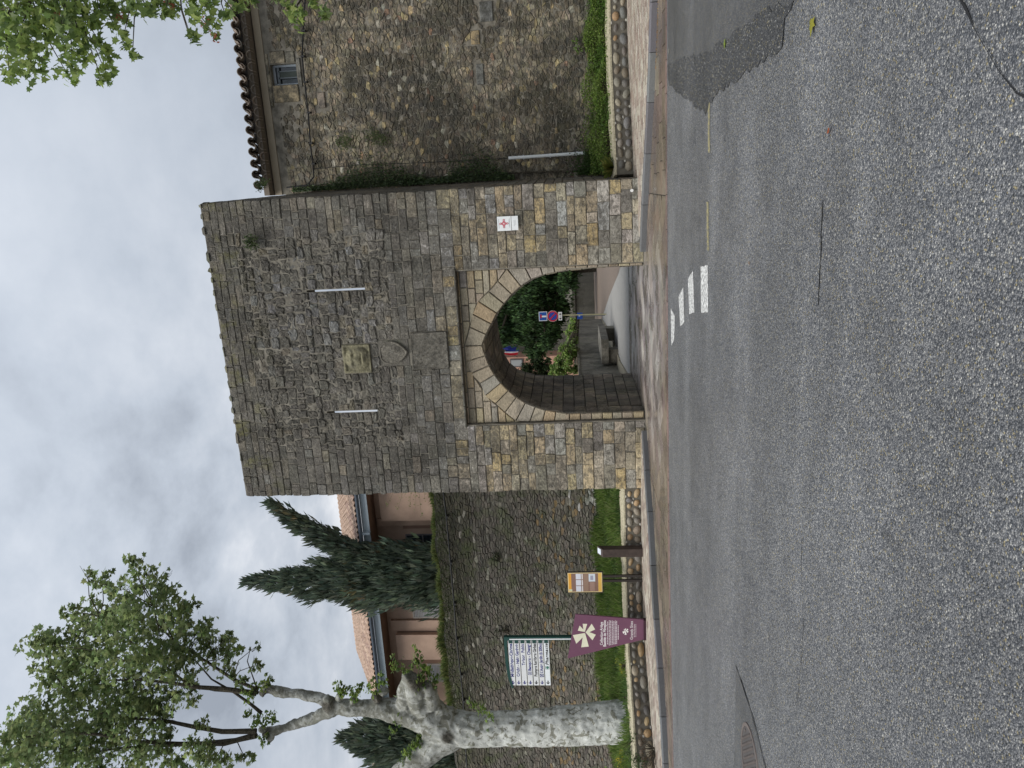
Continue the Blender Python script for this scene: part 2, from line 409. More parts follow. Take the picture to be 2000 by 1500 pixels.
mat_plain('pebble mortar', (.13, .118, .095), .8, .2, var=.3, sc_=7, bump=.012)
mat_plain('rough cap', (.42, .38, .27), .9, .2, var=.4, sc_=24, bump=.02)
mat_plain('soil', (.05, .04, .028), .95, .1, var=.3, sc_=6, bump=.03)
mat_plain('leaf', (1, 1, 1), .5, .35, var=.12, sc_=1.2, use_attr=True, trans=.52)
mat_plain('needle', (1, 1, 1), .75, .15, var=.28, sc_=1.3, use_attr=True, trans=.15)
mat_plain('painted', (1, 1, 1), .4, .45, var=.04, sc_=5, use_attr=True)
mat_plain('dull painted', (1, 1, 1), .7, .25, var=.14, sc_=4, use_attr=True)
mat_plain('render plaster', (1, 1, 1), .9, .1, var=.17, sc_=1.3, use_attr=True, bump=.006)
mat_plain('roof tile', (1, 1, 1), .85, .2, var=.35, sc_=9, use_attr=True, bump=.008)
mat_plain('metal', (1, 1, 1), .35, .5, metal=.5, var=.08, use_attr=True)
mat_plain('wood', (1, 1, 1), .65, .3, var=.3, sc_=12, use_attr=True, bump=.006)
mat_plain('black cable', (.014, .014, .015), .5, .4)
mat_plain('window glass', (.03, .04, .05), .08, .8, var=.02)
def mat_paint():
    b = NB('road paint'); n = b.noise(24, 6, .75); c = b.mix(b.ramp(n, (.44, 0), (.58, .95)), (.72, .72, .69), (.14, .14, .14))
    b.bsdf(c, .5, .4, b.bump(b.noise(90, 3, .6), .5, .004))
    b = NB('worn yellow paint'); n = b.noise(30, 5, .8)
    c = b.mix(b.ramp(n, (.44, .1), (.56, 1)), (.36, .31, .13), (.12, .12, .118)); b.bsdf(c, .6, .3)
mat_paint()
BURLS = [(tuple(at(818, 1326, 15.45)), .40), (tuple(at(735, 1358, 15.8)), .26), (tuple(at(518, 1347, 15.9)), .24), (tuple(at(518, 1434, 16.1)), .24), (tuple(at(642, 1378, 15.8)), .22), (tuple(at(875, 1445, 15.4)), .2)]
def mat_bark():
    b = NB('plane bark'); P = b.pos
    n = b.noise(3.4, 5, .6, dist=1.2, stretch=(1, 1, .8)); n2 = b.noise(7.5, 5, .65, dist=1.5); n3 = b.noise(26, 4, .6, stretch=(1, 1, 2.5))
    c = b.ramp(n, (.3, (.46, .47, .43)), (.5, (.55, .56, .52)), (.72, (.66, .67, .63)))
    c = b.mix(b.ramp(b.noise(4.2, 4, .6, dist=.8), (.575, 0), (.59, .85)), c, (.20, .195, .15)); c = b.mix(b.ramp(n2, (.62, 0), (.635, .85)), c, (.22, .215, .165)); 
    z = b.n('ShaderNodeSeparateXYZ'); b.l(P, z.inputs[0])
    n5 = b.noise(2.4, 5, .7, dist=1.4)
    hi = b.math('MULTIPLY', b.ramp(b.math('DIVIDE', z.outputs[2], 10), (.36, 0), (.6, 1)), b.ramp(n5, (.35, .25), (.55, 1)))
    c = b.mix(b.math('MULTIPLY', hi, .85), c, (.13, .127, .098))
    c = b.mix(b.ramp(b.noise(5, 4, .6, vec=P, dist=2), (.63, 0), (.65, .7)), c, (.26, .27, .20))
    for q_, r_ in BURLS:
        dn = b.n('ShaderNodeVectorMath'); dn.operation = 'DISTANCE'; b.l(P, dn.inputs[0]); dn.inputs[1].default_value = q_
        f_ = b.ramp(b.math('ADD', b.math('DIVIDE', dn.outputs['Value'], r_*2), b.math('MULTIPLY', b.math('SUBTRACT', n5, .5), .7)), (.30, .9), (.55, 0)); c = b.mix(f_, c, b.ramp(n3, (.35, (.03, .026, .02)), (.7, (.13, .115, .085))))
    c = b.mix(1., c, b.ramp(n3, (.3, .85), (.7, 1.12)), 'MULTIPLY')
    b.bsdf(c, .75, .2, b.bump(b.math('ADD', b.ramp(n2, (.59, 1), (.62, 0)), n3), .5, .018))
    b = NB('dark bark'); n = b.noise(14, 5, .6, dist=1)
    b.bsdf(b.ramp(n, (.3, (.035, .03, .022)), (.7, (.12, .105, .08))), .9, .1, b.bump(n, .7, .05))
mat_bark()
def struct(name, mb, mat, label):
    o = mb.build(name, mat); return tag(o, label, None, None, 'structure')

# ------------------------------------------------------------------ ground, road, gutter, pavement
g = MB(); g.add([(-900, -300, -.12), (900, -300, -.12), (900, 1500, -.12), (-900, 1500, -.12)], [(0, 1, 2, 3)], (.1, .1, .08))
struct('ground', g, MAT['soil'], 'bare earth ground spreading out to the horizon')
EDGE = [(-40, 9.6), (-14, 11.25), (-10.43, 11.75), (-8, 12.1), (-5.72, 12.3), (-3.43, 12.43), (0.35, 12.53), (2.54, 12.52), (12, 12.3), (40, 10.5)]
KERB = [(-40, 4.5), (-16, 9.9), (-12.6, 11.55), (-11.16, 12.35), (-10.38, 12.73), (-9.6, 13.2), (-8.86, 13.8), (-7.95, 14.4), (-6.96, 14.95), (-5.5, 16.1),
        (-1.5, 15.95), (-.52, 15.47), (.44, 14.85), (1.3, 14.3), (2.07, 13.9), (2.8, 13.62), (6, 12.95), (12, 12.6), (40, 11)]
def polyy(pl, x):
    for (a, b), (c, d) in zip(pl, pl[1:]):
        if a <= x <= c: return b+(d-b)*(x-a)/(c-a)
    return pl[-1][1]
KERB[0] = (-40, 9.9); KERB[1] = (-16, 11.2); KERB[2] = (-12.6, 11.75)
road = MB()
pts = [(-40, -60)]+[(40, -60)]+[(x, y) for x, y in EDGE[::-1]]
road.add([(x, y, 0) for x, y in pts], [tuple(range(len(pts)))])
struct('road', road, MAT['coarse asphalt'], 'grey coarse asphalt road, wet after rain')
def sheet(name, pts, z, mat, label, jag=0, rs=R):
    if jag:
        q = []
        for i in range(len(pts)):
            a, b = pts[i], pts[(i+1) % len(pts)]; n = max(1, int(math.dist(a, b)/.12)) if math.dist(a, b) < 5 else 1
            for k in range(n):
                t = k/n; q.append((a[0]+(b[0]-a[0])*t+rs.uniform(-jag, jag), a[1]+(b[1]-a[1])*t+rs.uniform(-jag, jag)))
        pts = q
    mb = MB(); mb.add([(x, y, z) for x, y in pts], [tuple(range(len(pts)))]); return struct(name, mb, MAT[mat], label)
sheet('asphalt_patch', [(1.10,5.65),(2.6,5.3),(9,5.0),(9,12.36),(1.66,12.40),(1.5,11.2),(1.27,9.1),(1.22,7.34),(1.22,6.54)], .004, 'fine asphalt', 'smooth dark newer asphalt surface on the right side of the road', .02)
sheet('wet_stain', [(1.07,5.97),(1.1,5.7),(1.24,6.54),(1.24,7.34),(1.3,9.1),(1.55,11.2),(1.66,12.38),(1.42,12.38),(1.1,11.2),(.9,10.2),(.68,9.1),(.82,8.5),(.84,7.5),(.87,6.0)], .0075, 'dark wet asphalt', 'dark wet ragged edge beside the newer asphalt', .035)
sheet('asphalt_apron', [(.62,3.39),(.48,3.25),(.39,3.14),(.30,3.04),(.22,2.92),(.1,2.6),(0,1.5),(5,1.5),(5,4.4),(1.5,4.1)], .004, 'worn asphalt', 'fine worn asphalt in the near corner of the road', .02)
def ribbon(name, pts, w, z, mat, label, rs=R, jag=.02):
    P = []
    for i in range(len(pts)-1):
        a, b = pts[i], pts[i+1]; n = max(1, int(math.dist(a, b)/.09))
        for k in range(n): t = k/n; P.append((a[0]+(b[0]-a[0])*t, a[1]+(b[1]-a[1])*t))
    P.append(pts[-1]); V = []; F = []
    for i, p in enumerate(P):
        q0 = P[max(i-1, 0)]; q1 = P[min(i+1, len(P)-1)]; t = Vector((q1[0]-q0[0], q1[1]-q0[1])).normalized(); nn = Vector((-t.y, t.x))
        o = rs.uniform(-jag, jag); ww = w*rs.uniform(.15, 1)
        V += [(p[0]+nn.x*(o+ww), p[1]+nn.y*(o+ww), z), (p[0]+nn.x*(o-ww), p[1]+nn.y*(o-ww), z)]
    for i in range(len(P)-1): F.append((2*i, 2*i+1, 2*i+3, 2*i+2))
    mb = MB(); mb.add(V, F, (.015, .015, .016)); return struct(name, mb, MAT[mat], label)
ribbon('road_crack', [(-.20,4.95),(-.5,4.93),(-.86,4.92)], .010, .0035, 'dull painted', 'short dark crack in the middle of the road', jag=.008)
ribbon('road_crack', [(-2.5,5.03),(-2.77,5.01),(-3.23,4.88),(-4.04,4.95)], .0035, .0035, 'dull painted', 'hairline crack in the left part of the road', jag=.006)
ribbon('road_crack', [(-5.02,6.95),(-5.02,6.68),(-5.06,6.22),(-5.17,5.72),(-5.3,5.2)], .010, .0085, 'dull painted', 'open joint beside the manhole cover', jag=.004)
ribbon('road_crack', [(.66,3.44),(.48,3.25),(.39,3.14),(.30,3.04),(.22,2.92),(.1,2.6)], .008, .0085, 'dull painted', 'dark broken joint round the fine asphalt corner', jag=.008)
sheet('manhole_surround', [(-5.03,6.93),(-5.04,6.2),(-5.2,5.7),(-5.4,5.55),(-6.6,5.5),(-6.6,6.9)], .004, 'fine asphalt', 'smooth asphalt filled in round the manhole cover', .01)
for i, (q, lb) in enumerate([([(-1.09,9.33),(-1.02,8.85),(-1.57,8.78),(-1.65,9.26)], 'white road bar nearest the camera'), ([(-1.37,10.33),(-1.21,9.90),(-1.73,9.76),(-1.83,10.18)], 'second white road bar from the camera'),
        ([(-1.74,11.19),(-1.53,10.74),(-2.02,10.62),(-2.16,11.02)], 'third white road bar from the camera'), ([(-2.06,12.06),(-2.1,11.6),(-2.5,11.66),(-2.66,12.0)], 'pointed white road bar next to the slab gutter')]):
    sheet('road_marking', q, .0045, 'road paint', lb, .006)
for xs, lb in (((-.86, -.3), 'faded yellow dash left of the other'), ((.22, .78), 'faded yellow dash near the dark wet stain')):
    sheet('road_marking', [(xs[0], 8.80), (xs[1], 8.86), (xs[1], 8.98), (xs[0], 8.92)], .0045, 'worn yellow paint', lb, .012)
# manhole
mh = empty('manhole_cover', (-5.62, 6.23, 0), 'round rusty manhole cover set in the road beside an open joint', 'manhole cover')
mb = MB(); n = 32
ring = lambda r, z: [(-5.62+r*math.cos(2*math.pi*k/n), 6.23+r*math.sin(2*math.pi*k/n), z) for k in range(n)]
mb.add(ring(.375, .004)+ring(.37, .014)+ring(.335, .014)+ring(.335, .006), [(r_*n+k, r_*n+(k+1) % n, (r_+1)*n+(k+1) % n, (r_+1)*n+k) for r_ in range(3) for k in range(n)], (.12, .10, .09))
mb.build('rim', MAT['dull painted'], mh)
mb = MB(); mb.add(ring(.333, .009), [tuple(range(n))], (.075, .068, .065))
for i in range(-7, 8):
    for j in range(-7, 8):
        x, y = i*.042, j*.042
        if x*x+y*y < .3**2 and (i+j) % 2 == 0: mb.box((-5.62+x-.013, 6.23+y-.013, .009), (-5.62+x+.013, 6.23+y+.013, .015), (.13, .11, .10))
mb.build('cover_plate', MAT['dull painted'], mh)

# gutter paving: bed and slabs, diagonal in front of the arch, straight courses each side
bed = MB(); top = KERB[:10]+[(-5.5, 20.85), (-1.5, 20.85)]+KERB[10:]
P = EDGE+top[::-1]
V = [(x, y+.06, -.014) for x, y in EDGE]; k = len(V)
# strip of quads between edge and kerb, plus the passage floor
xs = sorted(set([a for a, _ in EDGE]+[a for a, _ in KERB]))
for a, b in zip(xs, xs[1:]):
    bed.add([(a, polyy(EDGE, a), -.014), (b, polyy(EDGE, b), -.014), (b, polyy(KERB, b), -.014), (a, polyy(KERB, a), -.014)], [(0, 1, 2, 3)])
bed.add([(-5.5, 16.1, -.014), (-1.5, 15.95, -.014), (-1.5, 20.85, -.014), (-5.5, 20.85, -.014)], [(0, 1, 2, 3)])
pav = struct('paved_gutter', bed, MAT['dark mortar'], 'strip of brown slabs between the road and the arch')
rs = random.Random(11); SL = []
def slab_col(x, y):
    w = sm(-6.2, -4.4, x)*(1-sm(-2.2, -.6, x))*sm(12.6, 14, y)
    base = rs.choice([(.175,.138,.10), (.20,.163,.118), (.15,.112,.086), (.22,.182,.132), (.165,.124,.10)])
    pale = rs.choice([(.36,.325,.295), (.28,.25,.235), (.40,.36,.325), (.225,.19,.18)])
    k = w*rs.uniform(.5, 1)
    return vary(tuple(a*(1-k)+b*k for a, b in zip(base, pale)), rs, .14)
def add_slab(poly, x, y):
    e = None
    for (a, b), (c, d) in zip(EDGE, EDGE[1:]):
        if a <= x <= c: nx, ny = d-b, -(c-a); poly = clip(poly, nx, ny, nx*a+ny*(b+.17)); break
    if len(poly) < 3: return
    if -5.45 < x < -1.55: poly = clip(poly, 0, 1, 20.8)
    else:
        for (a, b), (c, d) in zip(KERB, KERB[1:]):
            if a <= x <= c: nx, ny = -(d-b), (c-a); poly = clip(poly, nx, ny, nx*a+ny*b); break
    if len(poly) < 3 or abs(area(poly)) < .004: return
    SL.append(piece(FLOOR(0), poly, .012, .006+rs.uniform(-.002, .003), .008, rs, .0008, base=-.012, col=slab_col(x, y)))
s = .46; q2 = math.sqrt(.5)
for i in range(-40, 60):
    for j in range(-40, 60):
        cu, cv = (i+.5*0)*s, j*s*.95
        x = -3.5+(cu-cv)*q2; y = 16+(cu+cv)*q2
        if not (-6.6 < x < -.1 and 11.5 < y < 21.2): continue
        c_ = [((i-.5)*s, (j-.5)*s*.95), ((i+.5)*s, (j-.5)*s*.95), ((i+.5)*s, (j+.5)*s*.95), ((i-.5)*s, (j+.5)*s*.95)]
        poly = [(-3.5+(a-b)*q2, 16+(a+b)*q2) for a, b in c_]
        poly = clip(clip(poly, 1, 0, -.3), -1, 0, 6.3)
        if len(poly) > 2: add_slab(poly, max(-6.29, min(-.31, x)), y)
def course_slabs(x0, x1):
    w = .43
    for r_ in range(10):
        x = x0-rs.uniform(0, .3)
        while x < x1:
            L_ = rs.choice([.5, .62, .78]); xa, xb = max(x, x0), min(x+L_, x1)
            if xb-xa > .03:
                ya, yb = polyy(EDGE, xa)+.17+r_*w, polyy(EDGE, xb)+.17+r_*w
                add_slab([(xa, ya), (xb, yb), (xb, yb+w), (xa, ya+w)], (xa+xb)/2, ya+.1)
            x += L_
course_slabs(-.3, 8.0); course_slabs(-18, -6.3)
lay(SL, 'slab', 'far_slabs', MAT['wet slab'], pav, 300)
BD = []; x = -18
while x < 8:
    L_ = rs.uniform(.45, .6); ya, yb = polyy(EDGE, x), polyy(EDGE, x+L_)
    BD.append(piece(FLOOR(0), [(x, ya), (x+L_, yb), (x+L_, yb+.16), (x, ya+.16)], .01, .010, .008, rs, .001, base=-.012, col=vary((.21, .14, .12), rs, .15))); x += L_
lay(BD, 'edging_stone', 'far_edging', MAT['wet slab'], pav)

# kerbs and raised pavements
def kerb_line(pl, name, label):
    par = empty(name, (pl[0][0], pl[0][1], 0), label, 'kerb'); par['kind'] = 'structure'; del par['category']
    for (a, b), (c, d) in zip(pl, pl[1:]):
        L_ = math.dist((a, b), (c, d)); nn = max(1, round(L_/.95))
        for k in range(nn):
            t0, t1 = k/nn, (k+1)/nn
            p = Vector((a+(c-a)*t0, b+(d-b)*t0)); q = Vector((a+(c-a)*t1, b+(d-b)*t1)); t = (q-p).normalized(); nv = Vector((-t.y, t.x))
            q = q-t*.012; mb = MB(); ch = .02; w = .16; h = .125+rs.uniform(-.004, .004); cl = vary((.12, .12, .125) if par['label'].find('left') > 0 else (.15, .15, .155), rs, .2)
            def pr(pt): return [(pt.x, pt.y, -.02), (pt.x, pt.y, h-ch), (pt.x+nv.x*ch, pt.y+nv.y*ch, h), (pt.x+nv.x*w, pt.y+nv.y*w, h), (pt.x+nv.x*w, pt.y+nv.y*w, -.02)]
            mb.add(pr(p)+pr(q), [(i, (i+1) % 5+0, (i+1) % 5+5, i+5) for i in range(5)]+[(4, 3, 2, 1, 0), (5, 6, 7, 8, 9)], cl)
            mb.build('kerbstone', MAT['granite'], par)
    return par
kerb_line([p for p in KERB if -16.5 < p[0] < -5.3][0:], 'left_kerb', 'dark granite kerb of the pavement left of the arch')
kerb_line([p for p in KERB if -1.6 < p[0] < 12.5], 'right_kerb', 'dark granite kerb of the pavement right of the arch')
LW = [(-7.0, 16.42), (-8.34, 16.46), (-9.65, 16.34), (-10.3, 16.15), (-10.85, 15.85), (-11.4, 15.3), (-11.9, 14.6), (-12.5, 13.95), (-13.6, 13.3), (-17, 12.4)]
RW = [(.10, 17.28), (.9, 17.55), (1.65, 17.9), (2.5, 18.3), (3.3, 18.5), (4.2, 18.45), (8, 18.3)]
def band(name, low, upp, xr, label, seed):
    rs = random.Random(seed); mb = MB(); xs = np.arange(xr[0], xr[1]+.01, .25)
    for a, b in zip(xs, xs[1:]):
        mb.add([(a, low(a)+.155, .112), (b, low(b)+.155, .112), (b, upp(b)+.25, .112), (a, upp(a)+.25, .112)], [(0, 1, 2, 3)])
    o = struct(name, mb, MAT['pale mortar'], label)
    PC = []
    pals = [(.31,.25,.20), (.36,.31,.25), (.42,.375,.31), (.25,.19,.155), (.45,.41,.34), (.32,.265,.215)]
    L_, W_ = .21, .105; y = 9.
    row = 0
    while y < 19.2:
        x = xr[0]-(row % 2)*L_/2
        while x < xr[1]:
            cx, cy = x+L_/2, y+W_/2
            if low(cx)+.16+.04 < cy < upp(cx)+.03 and xr[0] < cx < xr[1]:
                PC.append(piece(FLOOR(.118), [(x, y), (x+L_, y), (x+L_, y+W_), (x, y+W_)], .009, .008+rs.uniform(-.002, .002), .006, rs, .001, base=-.008, col=vary(rs.choice(pals), rs, .12)))
            x += L_
        y += W_; row += 1
    lay(PC, 'paver', 'far_pavers', MAT['paver'], o, 300)
def lw_y(x):
    if x > -7: return 16.32
    P_ = LW[::-1]; return polyy(P_, max(x, -17)) if x > -17 else 12.4
band('left_pavement', lambda x: polyy(KERB, x), lw_y, (-16.5, -5.6), 'raised pinkish paver pavement left of the arch', 3)
band('right_pavement', lambda x: polyy(KERB, x), lambda x: 16.32 if x < .05 else polyy(RW, x), (-1.2, 7.5), 'raised pinkish paver pavement right of the arch', 4)

# pebble retaining walls
def frame_along(pl):
    S = [0]
    for a, b in zip(pl, pl[1:]): S.append(S[-1]+math.dist(a, b))
    def f(s_):
        s_ = max(0, min(S[-1]-1e-4, s_))
        for i in range(len(pl)-1):
            if S[i] <= s_ <= S[i+1]:
                t = (s_-S[i])/(S[i+1]-S[i]); a, b = pl[i], pl[i+1]
                return Vector((a[0]+(b[0]-a[0])*t, a[1]+(b[1]-a[1])*t)), Vector((b[0]-a[0], b[1]-a[1])).normalized()
    return f, S[-1]
PEBC = [(.33,.215,.11), (.17,.155,.13), (.19,.185,.175), (.26,.235,.19), (.46,.34,.19), (.13,.12,.105), (.34,.29,.21), (.22,.18,.13), (.36,.24,.13), (.30,.28,.24)]
def pebble_wall(name, pl, side, label, seed, x_lo=None, slope=0):
    rs = random.Random(seed); f, L_ = frame_along(pl)
    par = empty(name, (pl[0][0], pl[0][1], .1), label, 'retaining wall', 'low pebble walls')
    mb = MB(); cp = MB(); n = int(L_/.2)
    for i in range(n+1):
        p, t = f(L_*i/n); nb = Vector((-t.y, t.x))*side     # towards the back
        cp_h = .53+rs.uniform(-.008, .008)
        mb.v += [(p.x, p.y, .05), (p.x, p.y, .50), (p.x+nb.x*.32, p.y+nb.y*.32, .50), (p.x+nb.x*.32, p.y+nb.y*.32, .05)]; mb.c += [(1, 1, 1)]*4
        e = rs.uniform(-.015, .015)
        cp.v += [(p.x-nb.x*.012, p.y-nb.y*.012, .495), (p.x-nb.x*(.012+e*.3), p.y-nb.y*.012, cp_h), (p.x+nb.x*.36, p.y+nb.y*.36, cp_h+.07+e), (p.x+nb.x*.36, p.y+nb.y*.36, .495)]; cp.c += [(1, 1, 1)]*4
        if i:
            for q in (mb, cp):
                b = (i-1)*4
                for k in range(4): q.f.append((b+k, b+(k+1) % 4, b+4+(k+1) % 4, b+4+k))
    for q in (mb, cp): q.f += [(0, 1, 2, 3), tuple(len(q.v)-4+k for k in (3, 2, 1, 0))]
    mb.build('mortar_core', MAT['pebble mortar'], par); cp.build('coping', MAT['rough cap'], par)
    PC = []
    def peb(s_, z, a, b, col=None, rot=0):
        p, t = f(s_); nb = Vector((-t.y, t.x))*side
        fr = Frame((p.x, p.y, z), (t.x, t.y, 0), (0, 0, 1), (-nb.x, -nb.y, 0))
        k = 10; ph = rs.uniform(0, 6); c1, s1 = math.cos(rot), math.sin(rot); poly = []
        for i in range(k):
            w = 2*math.pi*i/k; r_ = 1+.10*math.sin(2*w+ph)+.06*rs.uniform(-1, 1)
            u, v = a*r_*math.cos(w), b*r_*math.sin(w); poly.append((u*c1-v*s1, u*s1+v*c1))
        V = []; F = []; lay_ = ((1, -.01), (.93, .022), (.70, .045), (.36, .06))
        for (sc_, h) in lay_: V += [fr.p(u*sc_, v*sc_, h*min(1, b/.09)+.0) for u, v in poly]
        V.append(fr.p(0, 0, .066*min(1, b/.09)))
        for r_ in range(3):
            for i in range(k): F.append((r_*k+i, r_*k+(i+1) % k, (r_+1)*k+(i+1) % k, (r_+1)*k+i))
        for i in range(k): F.append((3*k+i, 3*k+(i+1) % k, 4*k))
        if fr.a.cross(fr.b).dot(fr.n) < 0: F = [q[::-1] for q in F]
        m_ = MB(); m_.add(V, F, col or vary(rs.choice(PEBC if side < 0 or rs.random() < .3 else PEBC[1:4]+PEBC[5:8]), rs, .18)); m_.size = a*b/((Vector((p.x, p.y, z))-CAM).length_squared) if seen((p.x, p.y, z)) else -1
        PC.append(m_)
    for (z0, hmin, hmax, off) in ((.22, .055, .095, 0), (.395, .04, .08, .07)):
        s_ = .05+off
        while s_ < L_-.1:
            b = rs.uniform(hmin, hmax); a = b*rs.uniform(1.0, 2.0)
            peb(s_+a, z0+rs.uniform(-.012, .012), a, b, rot=rs.uniform(-.25, .25)); s_ += 2*a+rs.uniform(.01, .05)
            if rs.random() < .3: peb(s_-.02, z0+rs.choice([-.075, .085]), .035, .022, (.5, .48, .42))
    lay(PC, 'pebble', 'far_pebbles', MAT['pebble stone'], par, 300, smooth=True)
    return par
pebble_wall('pebble_wall', LW, -1, 'low wall of rounded pebbles below the grassy bed left of the arch', 21)
pebble_wall('pebble_wall', RW, 1, 'low wall of dark pebbles below the leafy bed right of the arch', 22)

# ------------------------------------------------------------------ stone gate tower
TB = Vector((-3.5, 16.3, 0))
tower = empty('stone_gate_tower', TB, 'tall weathered stone gate tower with a pointed archway through it', 'gate tower')
rs = random.Random(5)
YF = 16.33            # core face; stones stand proud of it to 16.30
YR = 16.47            # recessed panel round the arch
RX0, RX1, RZ = -5.33, -1.76, 4.13
ARC = [(-5.19, 0.), (-5.18, .6), (-5.17, 1.2), (-5.15, 1.8), (-5.04, 2.35), (-4.83, 2.81), (-4.62, 3.06), (-4.42, 3.25), (-4.2, 3.40), (-3.97, 3.52), (-3.72, 3.60), (-3.47, 3.66),
       (-3.28, 3.585), (-3.10, 3.48), (-2.77, 3.29), (-2.38, 2.96), (-2.18, 2.72), (-2.04, 2.51), (-1.93, 2.17), (-1.86, 1.67), (-1.83, .96), (-1.83, .5), (-1.83, 0.)]
VAU = [(-5.23, 0.), (-5.23, 1.2), (-5.22, 2.2), (-5.17, 2.75), (-5.03, 3.14), (-4.86, 3.36), (-4.6, 3.51), (-4.2, 3.61), (-3.85, 3.66), (-3.49, 3.68), (-3.1, 3.66), (-2.7, 3.6), (-2.3, 3.45), (-2.0, 3.2), (-1.83, 2.8), (-1.77, 2.2), (-1.76, 1.2), (-1.76, 0.)]
SLOTS = [(-4.905, 6.20, 7.42), (-2.045, 6.20, 7.54)]
core = MB(); T0, T1 = YF, 16.88
zt, zb = 9.70, 6.20
# solid piers and front wall, cut round the recess and the two slots
core.box((-6.97, YF, 0), (RX0, T1, zb)); core.box((RX1, YF, 0), (-.03, T1, zb)); core.box((RX0, YF, RZ), (RX1, T1, zb))
xs_ = [-6.97]
for (sx, z0, z1) in SLOTS:
    a, b = sx-.020, sx+.020
    core.box((xs_[-1], YF, zb), (a, YF+.09, zt)) if False else None
    xs_ += [a, b]
xs_.append(-.03)
for a, b, spl0, spl1 in ((-6.97, SLOTS[0][0]-.020, 0, .30), (SLOTS[0][0]+.020, SLOTS[1][0]-.020, .30, .30), (SLOTS[1][0]+.020, -.03, .30, 0)):
    # block whose slot sides splay open towards the inside
    V = [(a, YF, zb), (b, YF, zb), (b-spl1, T1, zb), (a+spl0, T1, zb)]; V += [(x, y, zt) for x, y, _ in V]
    core.add(V, [(0, 3, 2, 1), (4, 5, 6, 7), (0, 1, 5, 4), (1, 2, 6, 5), (2, 3, 7, 6), (3, 0, 4, 7)])
for (sx, z0, z1) in SLOTS:
    core.add([(sx-.020, YF+.002, z1), (sx+.020, YF+.002, z1), (sx+.334, T1-.002, z1), (sx-.334, T1-.002, z1), (sx-.020, YF+.002, zt-.01), (sx+.020, YF+.002, zt-.01), (sx+.334, T1-.002, zt-.01), (sx-.334, T1-.002, zt-.01)],
             [(0, 3, 2, 1), (4, 5, 6, 7), (0, 1, 5, 4), (1, 2, 6, 5), (2, 3, 7, 6), (3, 0, 4, 7)])
def arch_band(arc, y0, y1, ztop, mbx):
    for (a, b), (c, d) in zip(arc, arc[1:]):
        if abs(a-c) < 1e-4: continue
        mbx.add([(a, y0, b), (c, y0, d), (c, y0, ztop), (a, y0, ztop), (a, y1, b), (c, y1, d), (c, y1, ztop), (a, y1, ztop)],
                [(0, 1, 2, 3), (5, 4, 7, 6), (0, 4, 5, 1), (3, 2, 6, 7)])
# widen the side strips to the arch core
def ring_wall(arc, y0, y1, ztop, x0, x1, mbx):
    arch_band(arc, y0, y1, ztop, mbx)
    mbx.box((x0, y0, 0), (arc[0][0], y1, ztop)); mbx.box((arc[-1][0], y0, 0), (x1, y1, ztop))
ring_wall(ARC, YR, 16.95, RZ, RX0, RX1, core)
core.build('wall_core', MAT['tower mortar'], tower)
vm_ = MB()
GR = [(-5.36, 0), (-5.36, 2.4), (-5.2, 3.1), (-4.9, 3.5), (-4.4, 3.8), (-3.6, 3.95), (-2.9, 3.8), (-2.3, 3.5), (-1.8, 3.1), (-1.62, 2.5), (-1.6, 0)]
ring_wall(GR, 16.95, 17.15, 4.5, -5.9, -1.2, vm_)
ring_wall([(x, z) for x, z in VAU], 17.15, 20.2, 4.5, -6.9, -.05, vm_)
vm_.build('vault', MAT['dark mortar'], tower)
sw = MB()
sw.add([(-6.97, T1, 4.5), (-6.3, T1, 4.5), (-6.3, 20.2, 4.5), (-6.97, 20.2, 4.5), (-6.97, T1, 9.6), (-6.3, T1, 9.6), (-6.3, 20.2, 7.0), (-6.97, 20.2, 7.0)], [(0,3,2,1),(4,5,6,7),(0,1,5,4),(1,2,6,5),(2,3,7,6),(3,0,4,7)])
sw.add([(-.6, T1, 0.), (-.03, T1, 0), (.11, 20.2, 0), (-.6, 20.2, 0), (-.6, T1, 9.62), (-.03, T1, 9.62), (.13, 20.2, 8.3), (-.6, 20.2, 8.3)], [(0,3,2,1),(4,5,6,7),(0,1,5,4),(1,2,6,5),(2,3,7,6),(3,0,4,7)])
sw.box((-6.97, T1, 0), (-6.3, 17.14, 4.49)); sw.box((-6.3, 17.2, 4.5), (-.6, 20.19, 4.9))
sw.build('side_wall', MAT['pale mortar'], tower)

def tower_col(x, z, rs):
    c = rs.choice([(.36,.30,.20), (.31,.27,.205), (.41,.335,.21), (.28,.26,.225), (.37,.345,.30), (.25,.225,.18), (.40,.315,.17), (.39,.345,.26), (.22,.205,.175), (.33,.28,.19), (.33,.32,.295)])
    c = tuple(v*1.12 for v in c)
    if z > 4.3: c = tuple(v*.55+.10 for v in c)
    if z > 4.6 and rs.random() < .6: c = tuple(.62*(c[0]+c[1]+c[2])/3*k for k in (1.06, 1., .89))
    if z > 6.1 and 1.0 < -x < 3.4 and z < 8.9 and rs.random() < .25: c = (.33, .335, .34)
    return vary(c, rs, .14, .03)
FORB = [(RX0-.015, RX1+.015, 0, RZ), (-3.99, -3.30, 6.2, 6.88), (-3.95, -3.08, 4.40, 5.29), (-3.84, -3.24, 5.33, 6.05)]
for (sx, z0, z1) in SLOTS: FORB.append((sx-.023, sx+.023, z0, z1))
def courses(z0, z1, h0, h1):
    n = max(1, round((z1-z0)/((h0+h1)/2))); hs = [rs.uniform(h0, h1) for _ in range(n)]; k = (z1-z0)/sum(hs); z = z0; out = []
    for h in hs: out.append((z, z+h*k)); z += h*k
    return out
def free(x0, x1, za, zb_):
    iv = [(x0, x1)]
    for (a, b, c, d) in FORB:
        if min(zb_, d)-max(za, c) > .25*min(zb_-za, d-c):
            nx_ = []
            for (p, q) in iv:
                if b <= p or a >= q: nx_.append((p, q)); continue
                if a-p > .03: nx_.append((p, a))
                if q-b > .03: nx_.append((b, q))
            iv = nx_
    return iv
